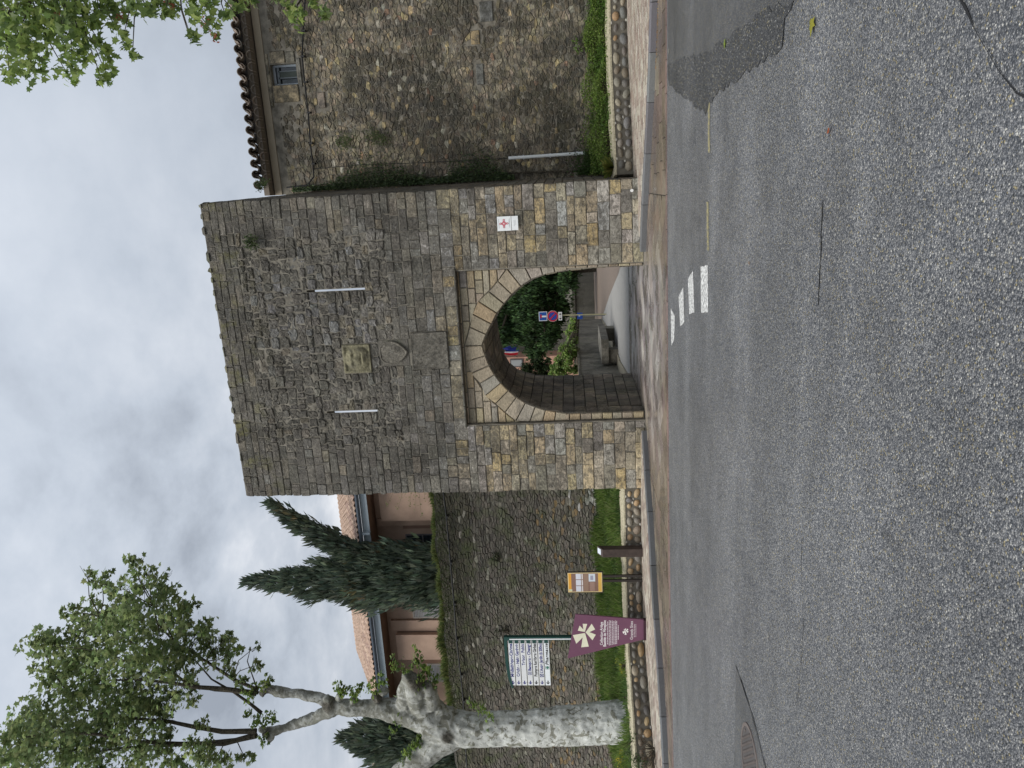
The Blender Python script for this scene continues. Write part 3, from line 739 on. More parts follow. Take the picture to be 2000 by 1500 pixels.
ST = []; UP = []
allc = courses(0.02, RZ, .165, .26)+courses(RZ, 4.42, .24, .25)+courses(4.42, 5.29, .17, .23)+courses(5.29, 6.20, .16, .22)+courses(6.20, 6.88, .15, .2)+courses(6.88, 9.70, .14, .225)
for (za, zb_) in allc:
    for (p, q) in free(-7.0, 0.0, za, zb_):
        x = p; cuts = [p]
        while x < q-.02:
            zm = (za+zb_)/2; rub = 1 if (5.7 < zm < 9.0 and -5.9 < x < -.9) or (6.6 < zm and rs.random() < .3) else 0
            L_ = rs.uniform(.10, .30) if rub else rs.uniform(.20, .62)*(1.1 if za < 4 else .85)
            if q-(x+L_) < .12: L_ = q-x
            x += L_; cuts.append(min(x, q))
        for a, b in zip(cuts, cuts[1:]):
            zm = (za+zb_)/2; rub = (5.7 < zm < 9.0 and -5.9 < a < -.9)
            j = .028 if rub else .009
            J = lambda: rs.uniform(-j, j)
            ea = 0 if abs(a-p) < 1e-3 and a > -6.9 else 1; eb = 0 if abs(b-q) < 1e-3 and b < -.1 else 1
            if a < -6.9: a += rs.uniform(-.022, .012)
            if b > -.1: b += rs.uniform(-.012, .016)
            mx_, mz_ = (a+b)/2, (za+zb_)/2
            poly = [(a+J()*ea, za+J()), (mx_+J(), za+J()), (b+J()*eb, za+J()), (b+J()*eb*.6, mz_), (b+J()*eb, zb_+J()), (mx_+J(), zb_+J()), (a+J()*ea, zb_+J()), (a+J()*ea*.6, mz_)]
            if zb_ > 9.69: poly = [(u, min(v, 9.72+rs.uniform(-.06, .03))) if v > za+.05 else (u, v) for u, v in poly]
            c = tower_col(mx_, zm, rs)
            pc = piece(FACE(YF), poly, .010 if not rub else .012, .017+rs.uniform(-.010, .016)*(1.6 if rub else 1), .011 if not rub else .018, rs, .006 if not rub else .011, base=-.03, round_=rub, col=c)
            (UP if zm > 4.6 else ST).append(pc)
def hstrip(z):      # extrados radial ring
    pass
# voussoirs
def offs(arc, d, xlo, xhi, zhi):
    out = []
    for i, (x, z) in enumerate(arc):
        a = arc[max(0, i-1)]; b = arc[min(len(arc)-1, i+1)]; t = Vector((b[0]-a[0], b[1]-a[1])).normalized(); nn = Vector((-t.y, t.x))
        out.append((min(max(x+nn.x*d, xlo), xhi), min(z+nn.y*d, zhi)))
    return out
def resample(arc, i0, i1, n):
    P_ = arc[i0:i1+1]; S = [0]
    for a, b in zip(P_, P_[1:]): S.append(S[-1]+math.dist(a, b))
    out = []
    for k in range(n+1):
        s_ = S[-1]*k/n
        for i in range(len(P_)-1):
            if s_ <= S[i+1]+1e-9:
                t = (s_-S[i])/(S[i+1]-S[i]); out.append((P_[i][0]+(P_[i+1][0]-P_[i][0])*t, P_[i][1]+(P_[i+1][1]-P_[i][1])*t)); break
    return out
inn = resample(ARC, 3, 11, 11)[:-1]+resample(ARC, 11, 19, 10)
th = .46; ext = []
for i, (x, z) in enumerate(inn):
    a = inn[max(0, i-1)]; b = inn[min(len(inn)-1, i+1)]; t = Vector((b[0]-a[0], b[1]-a[1])).normalized(); nn = Vector((-t.y, t.x))
    if i == 11: nn = Vector((0, 1))
    k = th*rs.uniform(.86, 1.12)*(.86 if i == 11 else 1); X_, Z_ = x+nn.x*k, z+nn.y*k
    if X_ < RX0: f_ = (RX0-x)/(X_-x); X_, Z_ = RX0, z+(Z_-z)*f_
    if X_ > RX1: f_ = (RX1-x)/(X_-x); X_, Z_ = RX1, z+(Z_-z)*f_
    ext.append((X_, Z_))
ext[11] = (ext[11][0], max(ext[10][1], ext[12][1])+.01)
VS = []; FR = FACE(YR)
PALE = [(.43,.365,.265), (.40,.345,.26), (.45,.375,.255), (.38,.345,.285), (.37,.315,.225), (.44,.38,.285), (.41,.35,.25), (.42,.335,.21)]
for i in range(len(inn)-1):
    c = vary(rs.choice(PALE), rs, .12)
    VS.append(piece(FR, [inn[i], inn[i+1], ext[i+1], ext[i]][::-1], .012, .05+rs.uniform(-.006, .006), .012, rs, .003, base=-.03, col=c))
lay(VS, 'voussoir', 'voussoirs', MAT['pale stone'], tower)
def ext_x(z, side):
    pts_ = ext[:12] if side < 0 else ext[11:][::-1]
    for a, b in zip(pts_, pts_[1:]):
        if min(a[1], b[1]) <= z <= max(a[1], b[1]) and abs(b[1]-a[1]) > 1e-5:
            return a[0]+(b[0]-a[0])*(z-a[1])/(b[1]-a[1])
    return None
SP = []
ZE = max(z for x, z in ext)
for (za, zb_) in courses(1.95, ZE, .15, .21)+[(ZE+.002, RZ)]:
    for side in (-1, 1):
        xa, xb = ext_x(za, side), ext_x(zb_, side)
        if xa is None and za < 2.4: continue
        if zb_ > ext[11][1]: xb = ext[11][0]
        if za > ext[11][1]: xa = ext[11][0]
        if xa is None: xa = ext[11][0] if za > 3 else (RX0 if side < 0 else RX1)
        if xb is None: xb = ext[11][0]
        e = RX0 if side < 0 else RX1
        if za >= ZE: xa = xb = -3.5
        if abs(xb-e) < .05: continue
        lo, hi = sorted((e, xb)); x = lo; cuts = [lo]
        while x < hi:
            L_ = rs.uniform(.25, .6)
            if hi-(x+L_) < .15: L_ = hi-x
            x += L_; cuts.append(x)
        for k, (a, b) in enumerate(zip(cuts, cuts[1:])):
            a0, b0 = a, b
            if side < 0 and k == len(cuts)-2: b0 = max(a+.01, min(b, xa))
            if side > 0 and k == 0: a0 = min(b-.01, max(a, xa))
            SP.append(piece(FR, [(a0, za), (b0, za), (b, zb_), (a, zb_)], .014, .03+rs.uniform(-.006, .01), .014, rs, .004, base=-.03, col=vary(rs.choice(PALE), rs, .14)))
for side in (-1, 1):          # jamb strips beside the opening
    for (za, zb_) in courses(.03, 1.95, .2, .27):
        if side < 0: a, b = RX0+.005, -5.16
        else: a, b = -1.835, RX1
        SP.append(piece(FR, [(a, za), (b, za), (b, zb_), (a, zb_)], .014, .045, .012, rs, .003, base=-.03, col=vary(rs.choice(PALE), rs, .15)))
lay(SP, 'recess_stone', 'recess_rest', MAT['pale stone'], tower, 200)
# soffit of the front ring, inner walls and vault
def arc_pieces(arc, y0, y1, rowd, arcd, cols, mat, nm, rs, flip=1):
    out = []
    L_ = sum(math.dist(a, b) for a, b in zip(arc, arc[1:])); n = round(L_/arcd); rsA = resample(arc, 0, len(arc)-1, n)
    ny = max(1, round((y1-y0)/rowd))
    for i in range(n):
        (a, b), (c, d) = rsA[i], rsA[i+1]; t = Vector((c-a, 0, d-b)); ln = t.length; t.normalize(); nn = Vector((t.z, 0, -t.x))
        fr = Frame((a, 0, b), t, (0, 1, 0), nn)
        ys = [y0+(y1-y0)*k/ny+(rs.uniform(-.1, .1)*rowd+(.25*rowd if i % 2 else -.25*rowd) if 0 < k < ny else 0) for k in range(ny+1)]
        for p, q in zip(ys, ys[1:]):
            out.append(piece(fr, [(0, p), (ln, p), (ln, q), (0, q)], .014, .02+rs.uniform(-.006, .006), .012, rs, .004, base=-.03, col=vary(rs.choice(cols), rs, .16)))
    return out
VC = [(.34,.29,.21), (.29,.25,.19), (.37,.32,.24), (.25,.22,.175), (.40,.34,.24)]
INN = arc_pieces(ARC, YR, 16.95, .5, .27, VC, None, '', rs)+arc_pieces(VAU, 17.15, 20.2, .42, .27, VC, None, '', rs)
# shoulder of the second ring, facing the camera
FS = FACE(17.15)
for k in range(9):
    z0, z1 = k*.3, k*.3+.3
    INN.append(piece(FS, [(-5.36, z0), (-5.23, z0), (-5.23, z1), (-5.36, z1)], .012, .01, .01, rs, .002, col=vary((.33, .29, .21), rs, .12)))
lay(INN, 'vault_stone', 'vault_stones', MAT['vault stone'], tower, 300)
lay(ST+UP, 'stone', 'small_stones', MAT['tower stone'], tower, 300)
# right return face stones (thin strip seen edge on)
SR = []; d_ = Vector((.13, 3.87, 0)); L_ = d_.length; d_.normalize(); frR = Frame((-.015, 16.34, 0), d_, (0, 0, 1), (d_.y, -d_.x, 0))
for (za, zb_) in courses(0, 9.7, .2, .26):
    x = 0
    while x < L_-.05:
        l_ = min(rs.uniform(.35, .7), L_-x); zcap = 9.72-(x+l_)*.33
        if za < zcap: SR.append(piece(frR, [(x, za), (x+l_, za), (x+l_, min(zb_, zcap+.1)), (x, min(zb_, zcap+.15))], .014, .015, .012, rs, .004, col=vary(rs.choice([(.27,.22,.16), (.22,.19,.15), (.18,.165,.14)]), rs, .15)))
        x += l_
lay(SR, 'side_stone', 'side_stones', MAT['tower stone'], tower, 120)
# top coping with lichen
CP = []; x = -7.02
while x < 0:
    l_ = min(rs.uniform(.2, .55), .03-x)
    if rs.random() < .3: x += l_; continue
    CP.append(piece(Frame((0, 0, 9.70), (1, 0, 0), (0, 1, 0), (0, 0, 1)), [(x, 16.285), (x+l_, 16.285), (x+l_, 16.9), (x, 16.9)], .02, .015+rs.uniform(-.02, .045), .03, rs, .014, base=-.03, round_=True, col=vary(rs.choice([(.20,.19,.15), (.16,.155,.12), (.20,.19,.12)]), rs, .15))); x += l_
lay(CP, 'coping_stone', 'coping_rest', MAT['upper tower stone'], tower)
# carved stones
def relief(name, x0, x1, z0, z1, fn, col, mat, label, n=30):
    mb = MB(); V = []; F = []
    for j in range(n+1):
        for i in range(n+1):
            u, v = i/n, j/n; V.append((x0+(x1-x0)*u, YF-.012-fn(u, v), z0+(z1-z0)*v))
    for j in range(n):
        for i in range(n): a = j*(n+1)+i; F.append((a, a+1, a+n+2, a+n+1))
    b = len(V); V += [(x0, YF+.02, z0), (x1, YF+.02, z0), (x1, YF+.02, z1), (x0, YF+.02, z1)]
    F += [tuple([b, b+1]+[k for k in range(n, -1, -1)]), tuple([b+2, b+3]+[n*(n+1)+k for k in range(n+1)]),
          tuple([b+3, b]+[k*(n+1) for k in range(n+1)]), tuple([b+1, b+2]+[k*(n+1)+n for k in range(n, -1, -1)])]
    mb.add(V, F, col); o = mb.build(name, mat, tower, smooth=True); o['label'] = label
gs = lambda x, s_: math.exp(-(x/s_)**2)
def head(u, v):
    u2, v2 = (u-.5), (v-.48)
    rim = .03 if (u < .07 or u > .93 or v > .93 or v < .05) else 0
    if rim: return .03
    d = math.sqrt((u2/.42)**2+(v2/.46)**2); h = .085*max(0, 1-d**2)**.5 if d < 1 else 0
    h += .03*gs(v-.70, .05)*gs(u2, .28)                      # brow
    h -= .022*(gs(u-.33, .07)+gs(u-.67, .07))*gs(v-.60, .05)   # eyes
    h += .05*gs(u2, .055)*gs(v-.48, .14)                      # nose
    h += .035*gs(u2, .13)*gs(v-.25, .055)-.035*abs(gs(u2, .17)*gs(v-.33, .02))-.02*gs(u2, .16)*gs(v-.25, .012)
    return h+.004*math.sin(u*41)*math.sin(v*37)
relief('carved_head', -3.97, -3.31, 6.23, 6.87, head, (.235, .215, .135), MAT['tower head'], 'worn carved stone head with yellow lichen')
def slabf(u, v):
    e = min(u, 1-u, v, 1-v)
    return .03+.02*(1-sm(0, .05, e))+.010*math.sin(9*u+5*v)*math.sin(11*v-3*u)+.008*sm(.9, .1, u+v-.6)*math.sin(40*(u+v*.6))
relief('worn_slab', -3.94, -3.09, 4.43, 5.27, slabf, (.17, .16, .135), MAT['tower stone'], 'large worn blank stone slab above the arch')
mb = MB(); o_ = []
for k in range(33):
    t = k/32*2*math.pi; cx, sx = math.cos(t), math.sin(t)
    z = 5.74+.30*sx if sx > 0 else 5.74+.38*sx*(1-.10*abs(cx)); w = .27*cx*(1 if sx > 0 else (1-.25*(-sx)**2)); z = min(z, 6.0)
    o_.append((-3.53+w, z))
o_ = o_[:-1]; kk = len(o_); V = []
for s_, d in ((1.0, .0), (1.0, .045), (.93, .055), (.86, .043), (.4, .062)): V += [(-3.53+(x+3.53)*s_, YF-.01-d, 5.72+(z-5.72)*s_) for x, z in o_]
V.append((-3.53, YF-.075, 5.72)); F = [(r_*kk+i, r_*kk+(i+1) % kk, (r_+1)*kk+(i+1) % kk, (r_+1)*kk+i) for r_ in range(4) for i in range(kk)]+[(4*kk+i, 4*kk+(i+1) % kk, 5*kk) for i in range(kk)]
mb.add(V, F, (.25, .23, .19)); o = mb.build('carved_shield', MAT['tower stone'], tower); o['label'] = 'rounded shield carved in stone with an orange lichen spot'
mb = MB(); mb.box((-3.84, YF-.012, 5.34), (-3.24, YF+.02, 6.04), (.17, .155, .13)); mb.build('shield_panel', MAT['upper tower stone'], tower)
# ledge over the recess
LG = []; x = RX0-.05
while x < RX1+.05:
    l_ = min(rs.uniform(.35, .6), RX1+.06-x)
    if l_ < .05: break
    LG.append(piece(FACE(YF), [(x, RZ-.012), (x+l_, RZ-.012), (x+l_, RZ+.045), (x, RZ+.045)], .008, .062, .008, rs, .002, base=-.02, col=vary((.15, .145, .125), rs, .1))); x += l_
lay(LG, 'ledge_stone', 'ledge_rest', MAT['tower stone'], tower)

# plaque
pq = empty('plaque', (-.78, 16.27, 2.67), 'white plaque with a red emblem screwed to the right pier of the tower', 'plaque')
yy = 16.262
mb = MB(); mb.box((-.935, yy, 2.835), (-.63, yy+.012, 3.135), (.80, .82, .82)); mb.build('upper_plate', MAT['painted'], pq)
mb = MB(); mb.box((-.932, yy, 2.685), (-.632, yy+.012, 2.825), (.80, .82, .82)); mb.build('lower_plate', MAT['painted'], pq)
mb = MB(); cx, cz = -.782, 2.99; PT = []
for k in range(4):
    a = k*math.pi/2; PT += [(cx+.085*math.cos(a), cz+.085*math.sin(a)), (cx+.045*math.cos(a+math.pi/4), cz+.045*math.sin(a+math.pi/4))]
mb.add([(x, yy-.002, z) for x, z in PT], [tuple(range(8))], (.55, .16, .19))
for k in range(4):
    a = k*math.pi/2; c2 = (cx+.075*math.cos(a), cz+.075*math.sin(a))
    mb.add([(c2[0]+.024*math.cos(w*.7854), yy-.0035, c2[1]+.024*math.sin(w*.7854)) for w in range(8)], [tuple(range(8))], (.5, .13, .16))
    mb.add([(c2[0]+.009*math.cos(w*.7854), yy-.005, c2[1]+.009*math.sin(w*.7854)) for w in range(8)], [tuple(range(8))], (.85, .8, .8))
mb.add([(cx+.012*math.cos(w*.7854), yy-.005, cz+.012*math.sin(w*.7854)) for w in range(8)], [tuple(range(8))], (.9, .85, .85))
for f_ in range(0): pass
mb.build('emblem', MAT['painted'], pq)
mb = MB()
for (x0, x1, z, h) in ((-.88, -.69, 3.095, .010), (-.86, -.70, 2.875, .009), (-.88, -.68, 2.862, .006), (-.84, -.72, 2.765, .009), (-.82, -.74, 2.742, .006)):
    x = x0
    while x < x1: l_ = rs.uniform(.008, .02); mb.box((x, yy-.002, z), (x+l_, yy, z+h), (.38, .40, .42)); x += l_+.005
mb.build('lettering', MAT['painted'], pq)
# small drain pipe mouth at the foot of the right pier
p_ = at(1234, 372, 16.27); dp = empty('drain_spout', p_, 'small round white drain mouth at the foot of the right pier', 'drain')
mb = MB(); mb.tube([(p_.x, 16.22, p_.z), (p_.x, 16.31, p_.z)], .032, 12, (.75, .75, .73)); mb.build('pipe_mouth', MAT['painted'], dp)

# ------------------------------------------------------------------ rampart wall, left
ramp = empty('rampart_wall', (-12, 20, 0), 'long old rubble stone rampart wall left of the tower with a grassy top', 'stone wall')
mb = MB(); xs = np.linspace(-22, -6.9, 40)
topz = lambda x: 5.86+.05*math.sin(x*1.7)+.04*math.sin(x*4.1)
V = []; F = []
for x in xs: V += [(x, 20.04, 0), (x, 20.04, topz(x)), (x, 20.8, topz(x)), (x, 20.8, 0)]
for i in range(len(xs)-1):
    for k in range(4): F.append((4*i+k, 4*i+(k+1) % 4, 4*i+4+(k+1) % 4, 4*i+4+k))
mb.add(V, F); mb.build('wall_core', MAT['mortar'], ramp)
rs = random.Random(31); PC = []
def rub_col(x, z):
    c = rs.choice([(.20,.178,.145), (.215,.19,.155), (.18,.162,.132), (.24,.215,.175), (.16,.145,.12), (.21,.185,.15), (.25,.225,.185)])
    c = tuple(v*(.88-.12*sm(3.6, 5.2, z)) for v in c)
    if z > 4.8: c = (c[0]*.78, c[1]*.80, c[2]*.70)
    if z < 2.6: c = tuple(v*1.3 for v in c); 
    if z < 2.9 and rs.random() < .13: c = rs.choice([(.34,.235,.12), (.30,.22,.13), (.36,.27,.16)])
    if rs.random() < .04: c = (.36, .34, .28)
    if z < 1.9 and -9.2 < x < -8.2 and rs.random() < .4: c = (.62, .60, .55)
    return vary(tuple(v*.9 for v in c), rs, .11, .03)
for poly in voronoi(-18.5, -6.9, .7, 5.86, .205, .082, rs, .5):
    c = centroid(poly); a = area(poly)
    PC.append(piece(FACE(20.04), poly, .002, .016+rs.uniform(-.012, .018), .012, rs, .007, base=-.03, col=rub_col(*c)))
lay(PC, 'stone', 'small_stones', MAT['mossy rubble stone'], ramp, 300)
mb = MB(); cp = [at(866, 962, 19.9), at(872, 1010, 19.9), at(880, 1100, 19.9), at(887, 1180, 19.9), at(892, 1250, 19.9), at(900, 1320, 19.9), at(905, 1370, 19.9), at(912, 1500, 19.9)]
mb.tube(cp, .022, 6); mb.build('cable', MAT['black cable'], ramp)
for p in cp[1:-1]:
    mb = MB(); mb.box((p.x-.03, 19.88, p.z-.05), (p.x+.03, 20.03, p.z+.02), (.05, .05, .05)); mb.build('cable_clip', MAT['dull painted'], ramp)

# ------------------------------------------------------------------ stone house on the right
house = empty('stone_house', (3, 20, 0), 'tall old rubble stone house right of the tower with a clay tile eave', 'house')
WY = 20.04
W0, W1, WZ0, WZ1 = 2.83, 3.33, 8.42, 9.10
mb = MB(); mb.box((.1, WY, 0), (W0, WY+.5, 9.42)); mb.box((W1, WY, 0), (8, WY+.5, 9.42)); mb.box((W0, WY, 0), (W1, WY+.5, WZ0)); mb.box((W0, WY, WZ1), (W1, WY+.5, 9.42))
mb.build('wall_core', MAT['tower mortar'], house)
rs = random.Random(41); PC = []
def nz2(x, z, s_=1.): return .5+.25*math.sin(1.3*x*s_+.7*z*s_+1.1)+.25*math.sin(-.8*x*s_+1.9*z*s_+.4*math.sin(x*2.1))
def hcol(x, z):
    k = .5+.9*mn.noise(Vector((x*.55, z*.5, 3.3)))+.5*mn.noise(Vector((x*1.7, z*1.5, 7.1)))
    c = rs.choice([(.25,.22,.17), (.225,.20,.155), (.28,.25,.20), (.20,.18,.14), (.29,.265,.215), (.24,.21,.16), (.265,.23,.18)])
    dk = sm(.35, .75, k+.22*sm(3, 4, z)*sm(8.2, 7.2, z)*sm(1.2, 2.2, x))
    c = tuple(v*(1-.58*dk) for v in c)
    if z < 3 or (z < 5.5 and x < 1.8): c = tuple(v*1.08 for v in c)
    r_ = rs.random()
    if r_ < .014: c = (.29, .19, .14)
    elif r_ < .03: c = (.38, .37, .335)
    elif r_ < .07: c = (.37, .31, .19)
    c = (c[0]*1.36, c[1]*1.30, c[2]*1.16)
    return vary(c, rs, .15, .04)
BIGS = [(3.95, 4.42, 3.28, 3.62, (.22,.22,.205)), (3.45, 3.78, 3.65, 3.88, (.42,.32,.18)), (4.35, 5.2, 2.75, 3.0, (.25,.24,.21)), (2.4, 2.83, 8.42, 9.1, (.37,.30,.19)), (3.35, 3.65, 8.68, 9.08, (.40,.34,.24)), (3.35, 3.62, 8.42, 8.66, (.25,.23,.18)), (2.3, 3.6, 9.12, 9.21, (.42, .37, .27)),
        (2.75, 3.45, 8.29, 8.40, (.28,.265,.225)), (2.2, 2.6, 7.75, 7.95, (.30,.25,.2)), (2.5, 3.0, 3.6, 3.8, (.2,.2,.18))]
for (a, b, c, d, cl) in BIGS:
    PC.append(piece(FACE(WY), [(a, c), ((a+b)/2, c-.004), (b, c), (b, d), ((a+b)/2, d+.004), (a, d)], .01, .035, .014, rs, .004, base=-.03, col=cl))
for poly in voronoi(.08, 6.6, .5, 9.0, .155, .095, rs, .5):
    c = centroid(poly)
    if any(a-.06 < c[0] < b+.06 and d0-.05 < c[1] < d1+.05 for (a, b, d0, d1, _) in BIGS) or (W0-.05 < c[0] < W1+.05 and WZ0-.05 < c[1] < WZ1+.05): continue
    if c[1] > 7.9 and rs.random() < .35*sm(7.9, 9, c[1]): continue
    PC.append(piece(FACE(WY), poly, .003, .010+rs.uniform(-.010, .016), .012, rs, .007, base=-.03, round_=rs.random() < .4, col=hcol(*c)))
lay(PC, 'stone', 'small_stones', MAT['rubble stone'], house, 300)
mb = MB(); mb.box((.1, WY-.03, 9.215), (8, WY+.01, 9.40), (.36, .31, .235)); mb.build('plaster_band', MAT['render plaster'], house)
# window
win = MB(); f0, f1 = WY+.16, WY+.22
for (a, b, c, d) in ((W0, W0+.05, WZ0, WZ1), (W1-.05, W1, WZ0, WZ1), (W0+.05, W1-.05, WZ0, WZ0+.04), (W0+.05, W1-.05, WZ1-.06, WZ1)): win.box((a, f0, c), (b, f1, d), (.38, .43, .48))
wo = win.build('window_frame', MAT['painted'], house); ORG[wo.name] = origin(house)
mb = MB(); mb.box((W0+.05, f1, WZ0+.04), (W1-.05, f1+.02, WZ1-.06)); mb.build('pane', MAT['window glass'], wo)
mb = MB(); mb.box((W0+.17, f0-.02, WZ0+.02), (W0+.2, f0+.03, WZ1-.14), (.12, .14, .15)); mb.box((W1-.17, f0-.02, WZ0+.02), (W1-.14, f0+.03, WZ1-.14), (.12, .14, .15)); mb.box((W0+.05, f0-.02, WZ1-.17), (W1-.05, f0+.03, WZ1-.13), (.12, .14, .15)); mb.build('mullion', MAT['painted'], wo)
mb = MB(); mb.box((W0+.2, f0+.0, WZ0+.04), (W1-.17, f0+.02, WZ1-.17), (.07, .085, .075)); mb.build('shutter_panel', MAT['dull painted'], wo)
# eave: two rows of half-round tiles, and roof tiles behind
def half_tile(r0, r1, ln, up=1, thick=.016, seg=7):
    mb = MB(); V = []
    for (y, r_) in ((0, r0), (ln, r1)):
        for rr in (r_, r_-thick):
            for k in range(seg+1): a = math.pi*k/seg; V.append((rr*math.cos(a), y, up*rr*math.sin(a)))
    n = seg+1; F = []
    for k in range(seg): F += [(k, k+1, 2*n+k+1, 2*n+k), (n+k+1, n+k, 3*n+k, 3*n+k+1), (k+1, k, n+k, n+k+1), (2*n+k, 2*n+k+1, 3*n+k+1, 3*n+k)]
    F += [(0, 2*n, 3*n, n), (seg, n+seg, 3*n+seg, 2*n+seg)]
    mb.add(V, F); return mb
def tile_mesh(name, mb, col, mat):
    mb.c = [col]*len(mb.v); o = mb.build(name, mat); me = o.data; bpy.data.objects.remove(o); return me
TC = [(.27,.23,.19), (.24,.21,.18), (.30,.245,.20), (.21,.19,.165)]
MT = [tile_mesh('cover_tile', half_tile(.108, .09, .5), c, MAT['roof tile']) for c in TC]
MC = [tile_mesh('channel_tile', half_tile(.10, .12, .5, -1), c, MAT['roof tile']) for c in TC]
MG = [tile_mesh('genoise_tile', half_tile(.112, .105, .42), (c[0]*1.25, c[1]*1.25, c[2]*1.25), MAT['roof tile']) for c in TC]
def place(name, me, loc, rot, par):
    o = bpy.data.objects.new(name, me); COL.objects.link(o); o.parent = par; o.location = Vector(loc)-origin(par); o.rotation_euler = rot; return o
EZ = 9.60; pitch = math.radians(17); x = .38; sp = .272; i = 0
while x < 7.5:
    for row in range(4):
        yy_ = 19.42+row*.40*math.cos(pitch); zz_ = EZ+row*.40*math.sin(pitch)+.015
        place('cover_tile', rs.choice(MT), (x+rs.uniform(-.012, .012), yy_+(rs.uniform(-.03, .03) if row == 0 else 0), zz_), (pitch, 0, rs.uniform(-.04, .04)), house)
        place('channel_tile', rs.choice(MC), (x+sp/2, yy_+.05, zz_+.03), (pitch, 0, rs.uniform(-.03, .03)), house)
    place('genoise_tile', rs.choice(MG), (x+sp*.5+.03, 19.66, 9.425), (math.radians(3), 0, 0), house)
    x += sp; i += 1
mb = MB(); mb.add([(.1, 19.72, 9.44), (8, 19.72, 9.44), (8, 19.72, 9.58), (.1, 19.72, 9.58), (.1, 20.5, 9.44), (8, 20.5, 9.44), (8, 20.5, 9.7), (.1, 20.5, 9.7)], [(0, 1, 2, 3), (1, 0, 4, 5), (3, 2, 6, 7), (5, 4, 7, 6), (0, 3, 7, 4), (1, 5, 6, 2)], (.2, .17, .14)); mb.build('eave_bed', MAT['render plaster'], house)
cpts = [at(X, Y, 19.93) for X, Y in ((597, -20), (592, 60), (590, 110), (595, 160), (602, 220), (606, 280), (611, 320), (613, 345), (600, 362), (560, 366))]
mb = MB(); mb.tube(cpts, .02, 6); mb.build('cable', MAT['black cable'], house)
for p in cpts[1:7]:
    mb = MB(); mb.box((p.x-.02, 19.9, p.z-.06), (p.x+.02, 20.03, p.z+.03), (.04, .04, .04)); mb.build('cable_clip', MAT['dull painted'], house)
mb = MB(); mb.tube([at(612, 330, 19.97), at(700, 322, 19.97), at(820, 318, 19.97), at(995, 309, 19.97)], .008, 5); mb.build('thin_cable', MAT['black cable'], house)
pp = empty('cable_guard', at(1140, 300, 19.86), 'white half-round cable guard strip standing up the right house wall', 'conduit')
a, b = at(993, 309, 19.9), at(1142, 299, 19.9)
mb = MB(); mb.tube([a, b], .042, 10, (.66, .69, .70)); mb.build('strip', MAT['painted'], pp)
for t in (.2, .55, .9):
    q = a.lerp(b, t); mb = MB(); mb.box((q.x-.055, q.y-.03, q.z-.012), (q.x+.055, 20.0, q.z+.012), (.5, .52, .53)); mb.build('bracket', MAT['metal'], pp)

# ------------------------------------------------------------------ leaves and plants
def leaf_plane():            # five-lobed plane leaf, unit size, slightly folded
    pts_ = [(0, -.08), (.16, .02), (.46, -.06), (.34, .22), (.52, .46), (.24, .46), (0, .95), (-.24, .46), (-.52, .46), (-.34, .22), (-.46, -.06), (-.16, .02)]
    V = [(x, y, -.25*abs(x)) for x, y in pts_]+[(0, .3, 0)]
    return V, [(i, (i+1) % 12, 12) for i in range(12)]
LV, LF = leaf_plane()
LF2 = [(0, 1, 2), (0, 2, 3), (0, 3, 4)]
OV, OF = [(0, 0, 0), (.26, .4, -.05), (0, 1, -.12), (-.26, .4, -.05)], [(0, 1, 2), (0, 2, 3)]
def rot_basis(rs, tilt, yaw=None):
    yaw = rs.uniform(0, 6.283) if yaw is None else yaw
    e = Matrix.Rotation(yaw, 3, 'Z') @ Matrix.Rotation(tilt, 3, 'X') @ Matrix.Rotation(rs.uniform(-.5, .5), 3, 'Y')
    return e
def add_leaf(mb, p, size, rs, col, tilt, V=LV, F=LF, yaw=None):
    m_ = rot_basis(rs, tilt, yaw)*size
    mb.add([Vector(p)+m_ @ Vector(v) for v in V], F, col)
def blobs(mb, bl, rs, cols, size, dens, tilt=(-1.4, .3), V=LV, F=LF, squash=1., fill=.45):
    for (c, r_) in bl:
        n = int(dens*r_*r_); k = rs.uniform(.86, 1.14)
        sub = [(Vector((rs.gauss(0, 1), rs.gauss(0, 1), rs.gauss(0, 1))).normalized()*r_*rs.uniform(.35, 1.0)) for _ in range(max(14, int(r_*26)))]
        for _ in range(n):
            s0 = rs.choice(sub); d = Vector((rs.gauss(0, 1), rs.gauss(0, 1), rs.gauss(0, 1)))*r_*.16
            p = Vector(c)+s0+d
            cl = rs.choice(cols); cl = tuple(v*k for v in vary(cl, rs, .22, .08))
            add_leaf(mb, p, size*rs.uniform(.6, 1.15), rs, cl, rs.uniform(*tilt), V, F)

# plane tree on the left: pollarded, mottled trunk
tb = at(1228, 1408, 15.9); TY = 15.9
tree = empty('plane_tree', (tb.x, TY, .4), 'pollarded plane tree with a thick mottled pale trunk beside the rampart', 'tree')
A = lambda X, Y, y=TY: at(X, Y, y)
mb = MB(); rs = random.Random(51)
def limb(P_, Rr, sg=14): mb.tube([p for p in P_], Rr, sg, noise=.035, rs=rs)
limb([A(1262, 1407), A(1236, 1407), A(1200, 1410), A(1130, 1416), A(1060, 1420), A(1000, 1423), A(940, 1424), A(900, 1424), A(868, 1420), A(830, 1412)], [.60, .54, .51, .485, .455, .43, .43, .45, .48, .42])
limb([A(900, 1430), A(860, 1448, 15.8), A(830, 1475, 15.7), A(800, 1500, 15.6), A(740, 1540, 15.5)], [.36, .36, .31, .27, .22])
limb([A(880, 1414), A(840, 1404), A(800, 1393), A(770, 1388), A(740, 1384), A(700, 1382), A(665, 1381), A(645, 1382), A(632, 1380)], [.40, .42, .37, .31, .255, .215, .21, .235, .18])
limb([A(650, 1376), A(625, 1364), A(590, 1356), A(560, 1352), A(540, 1350), A(520, 1347)], [.17, .14, .125, .12, .15, .10])
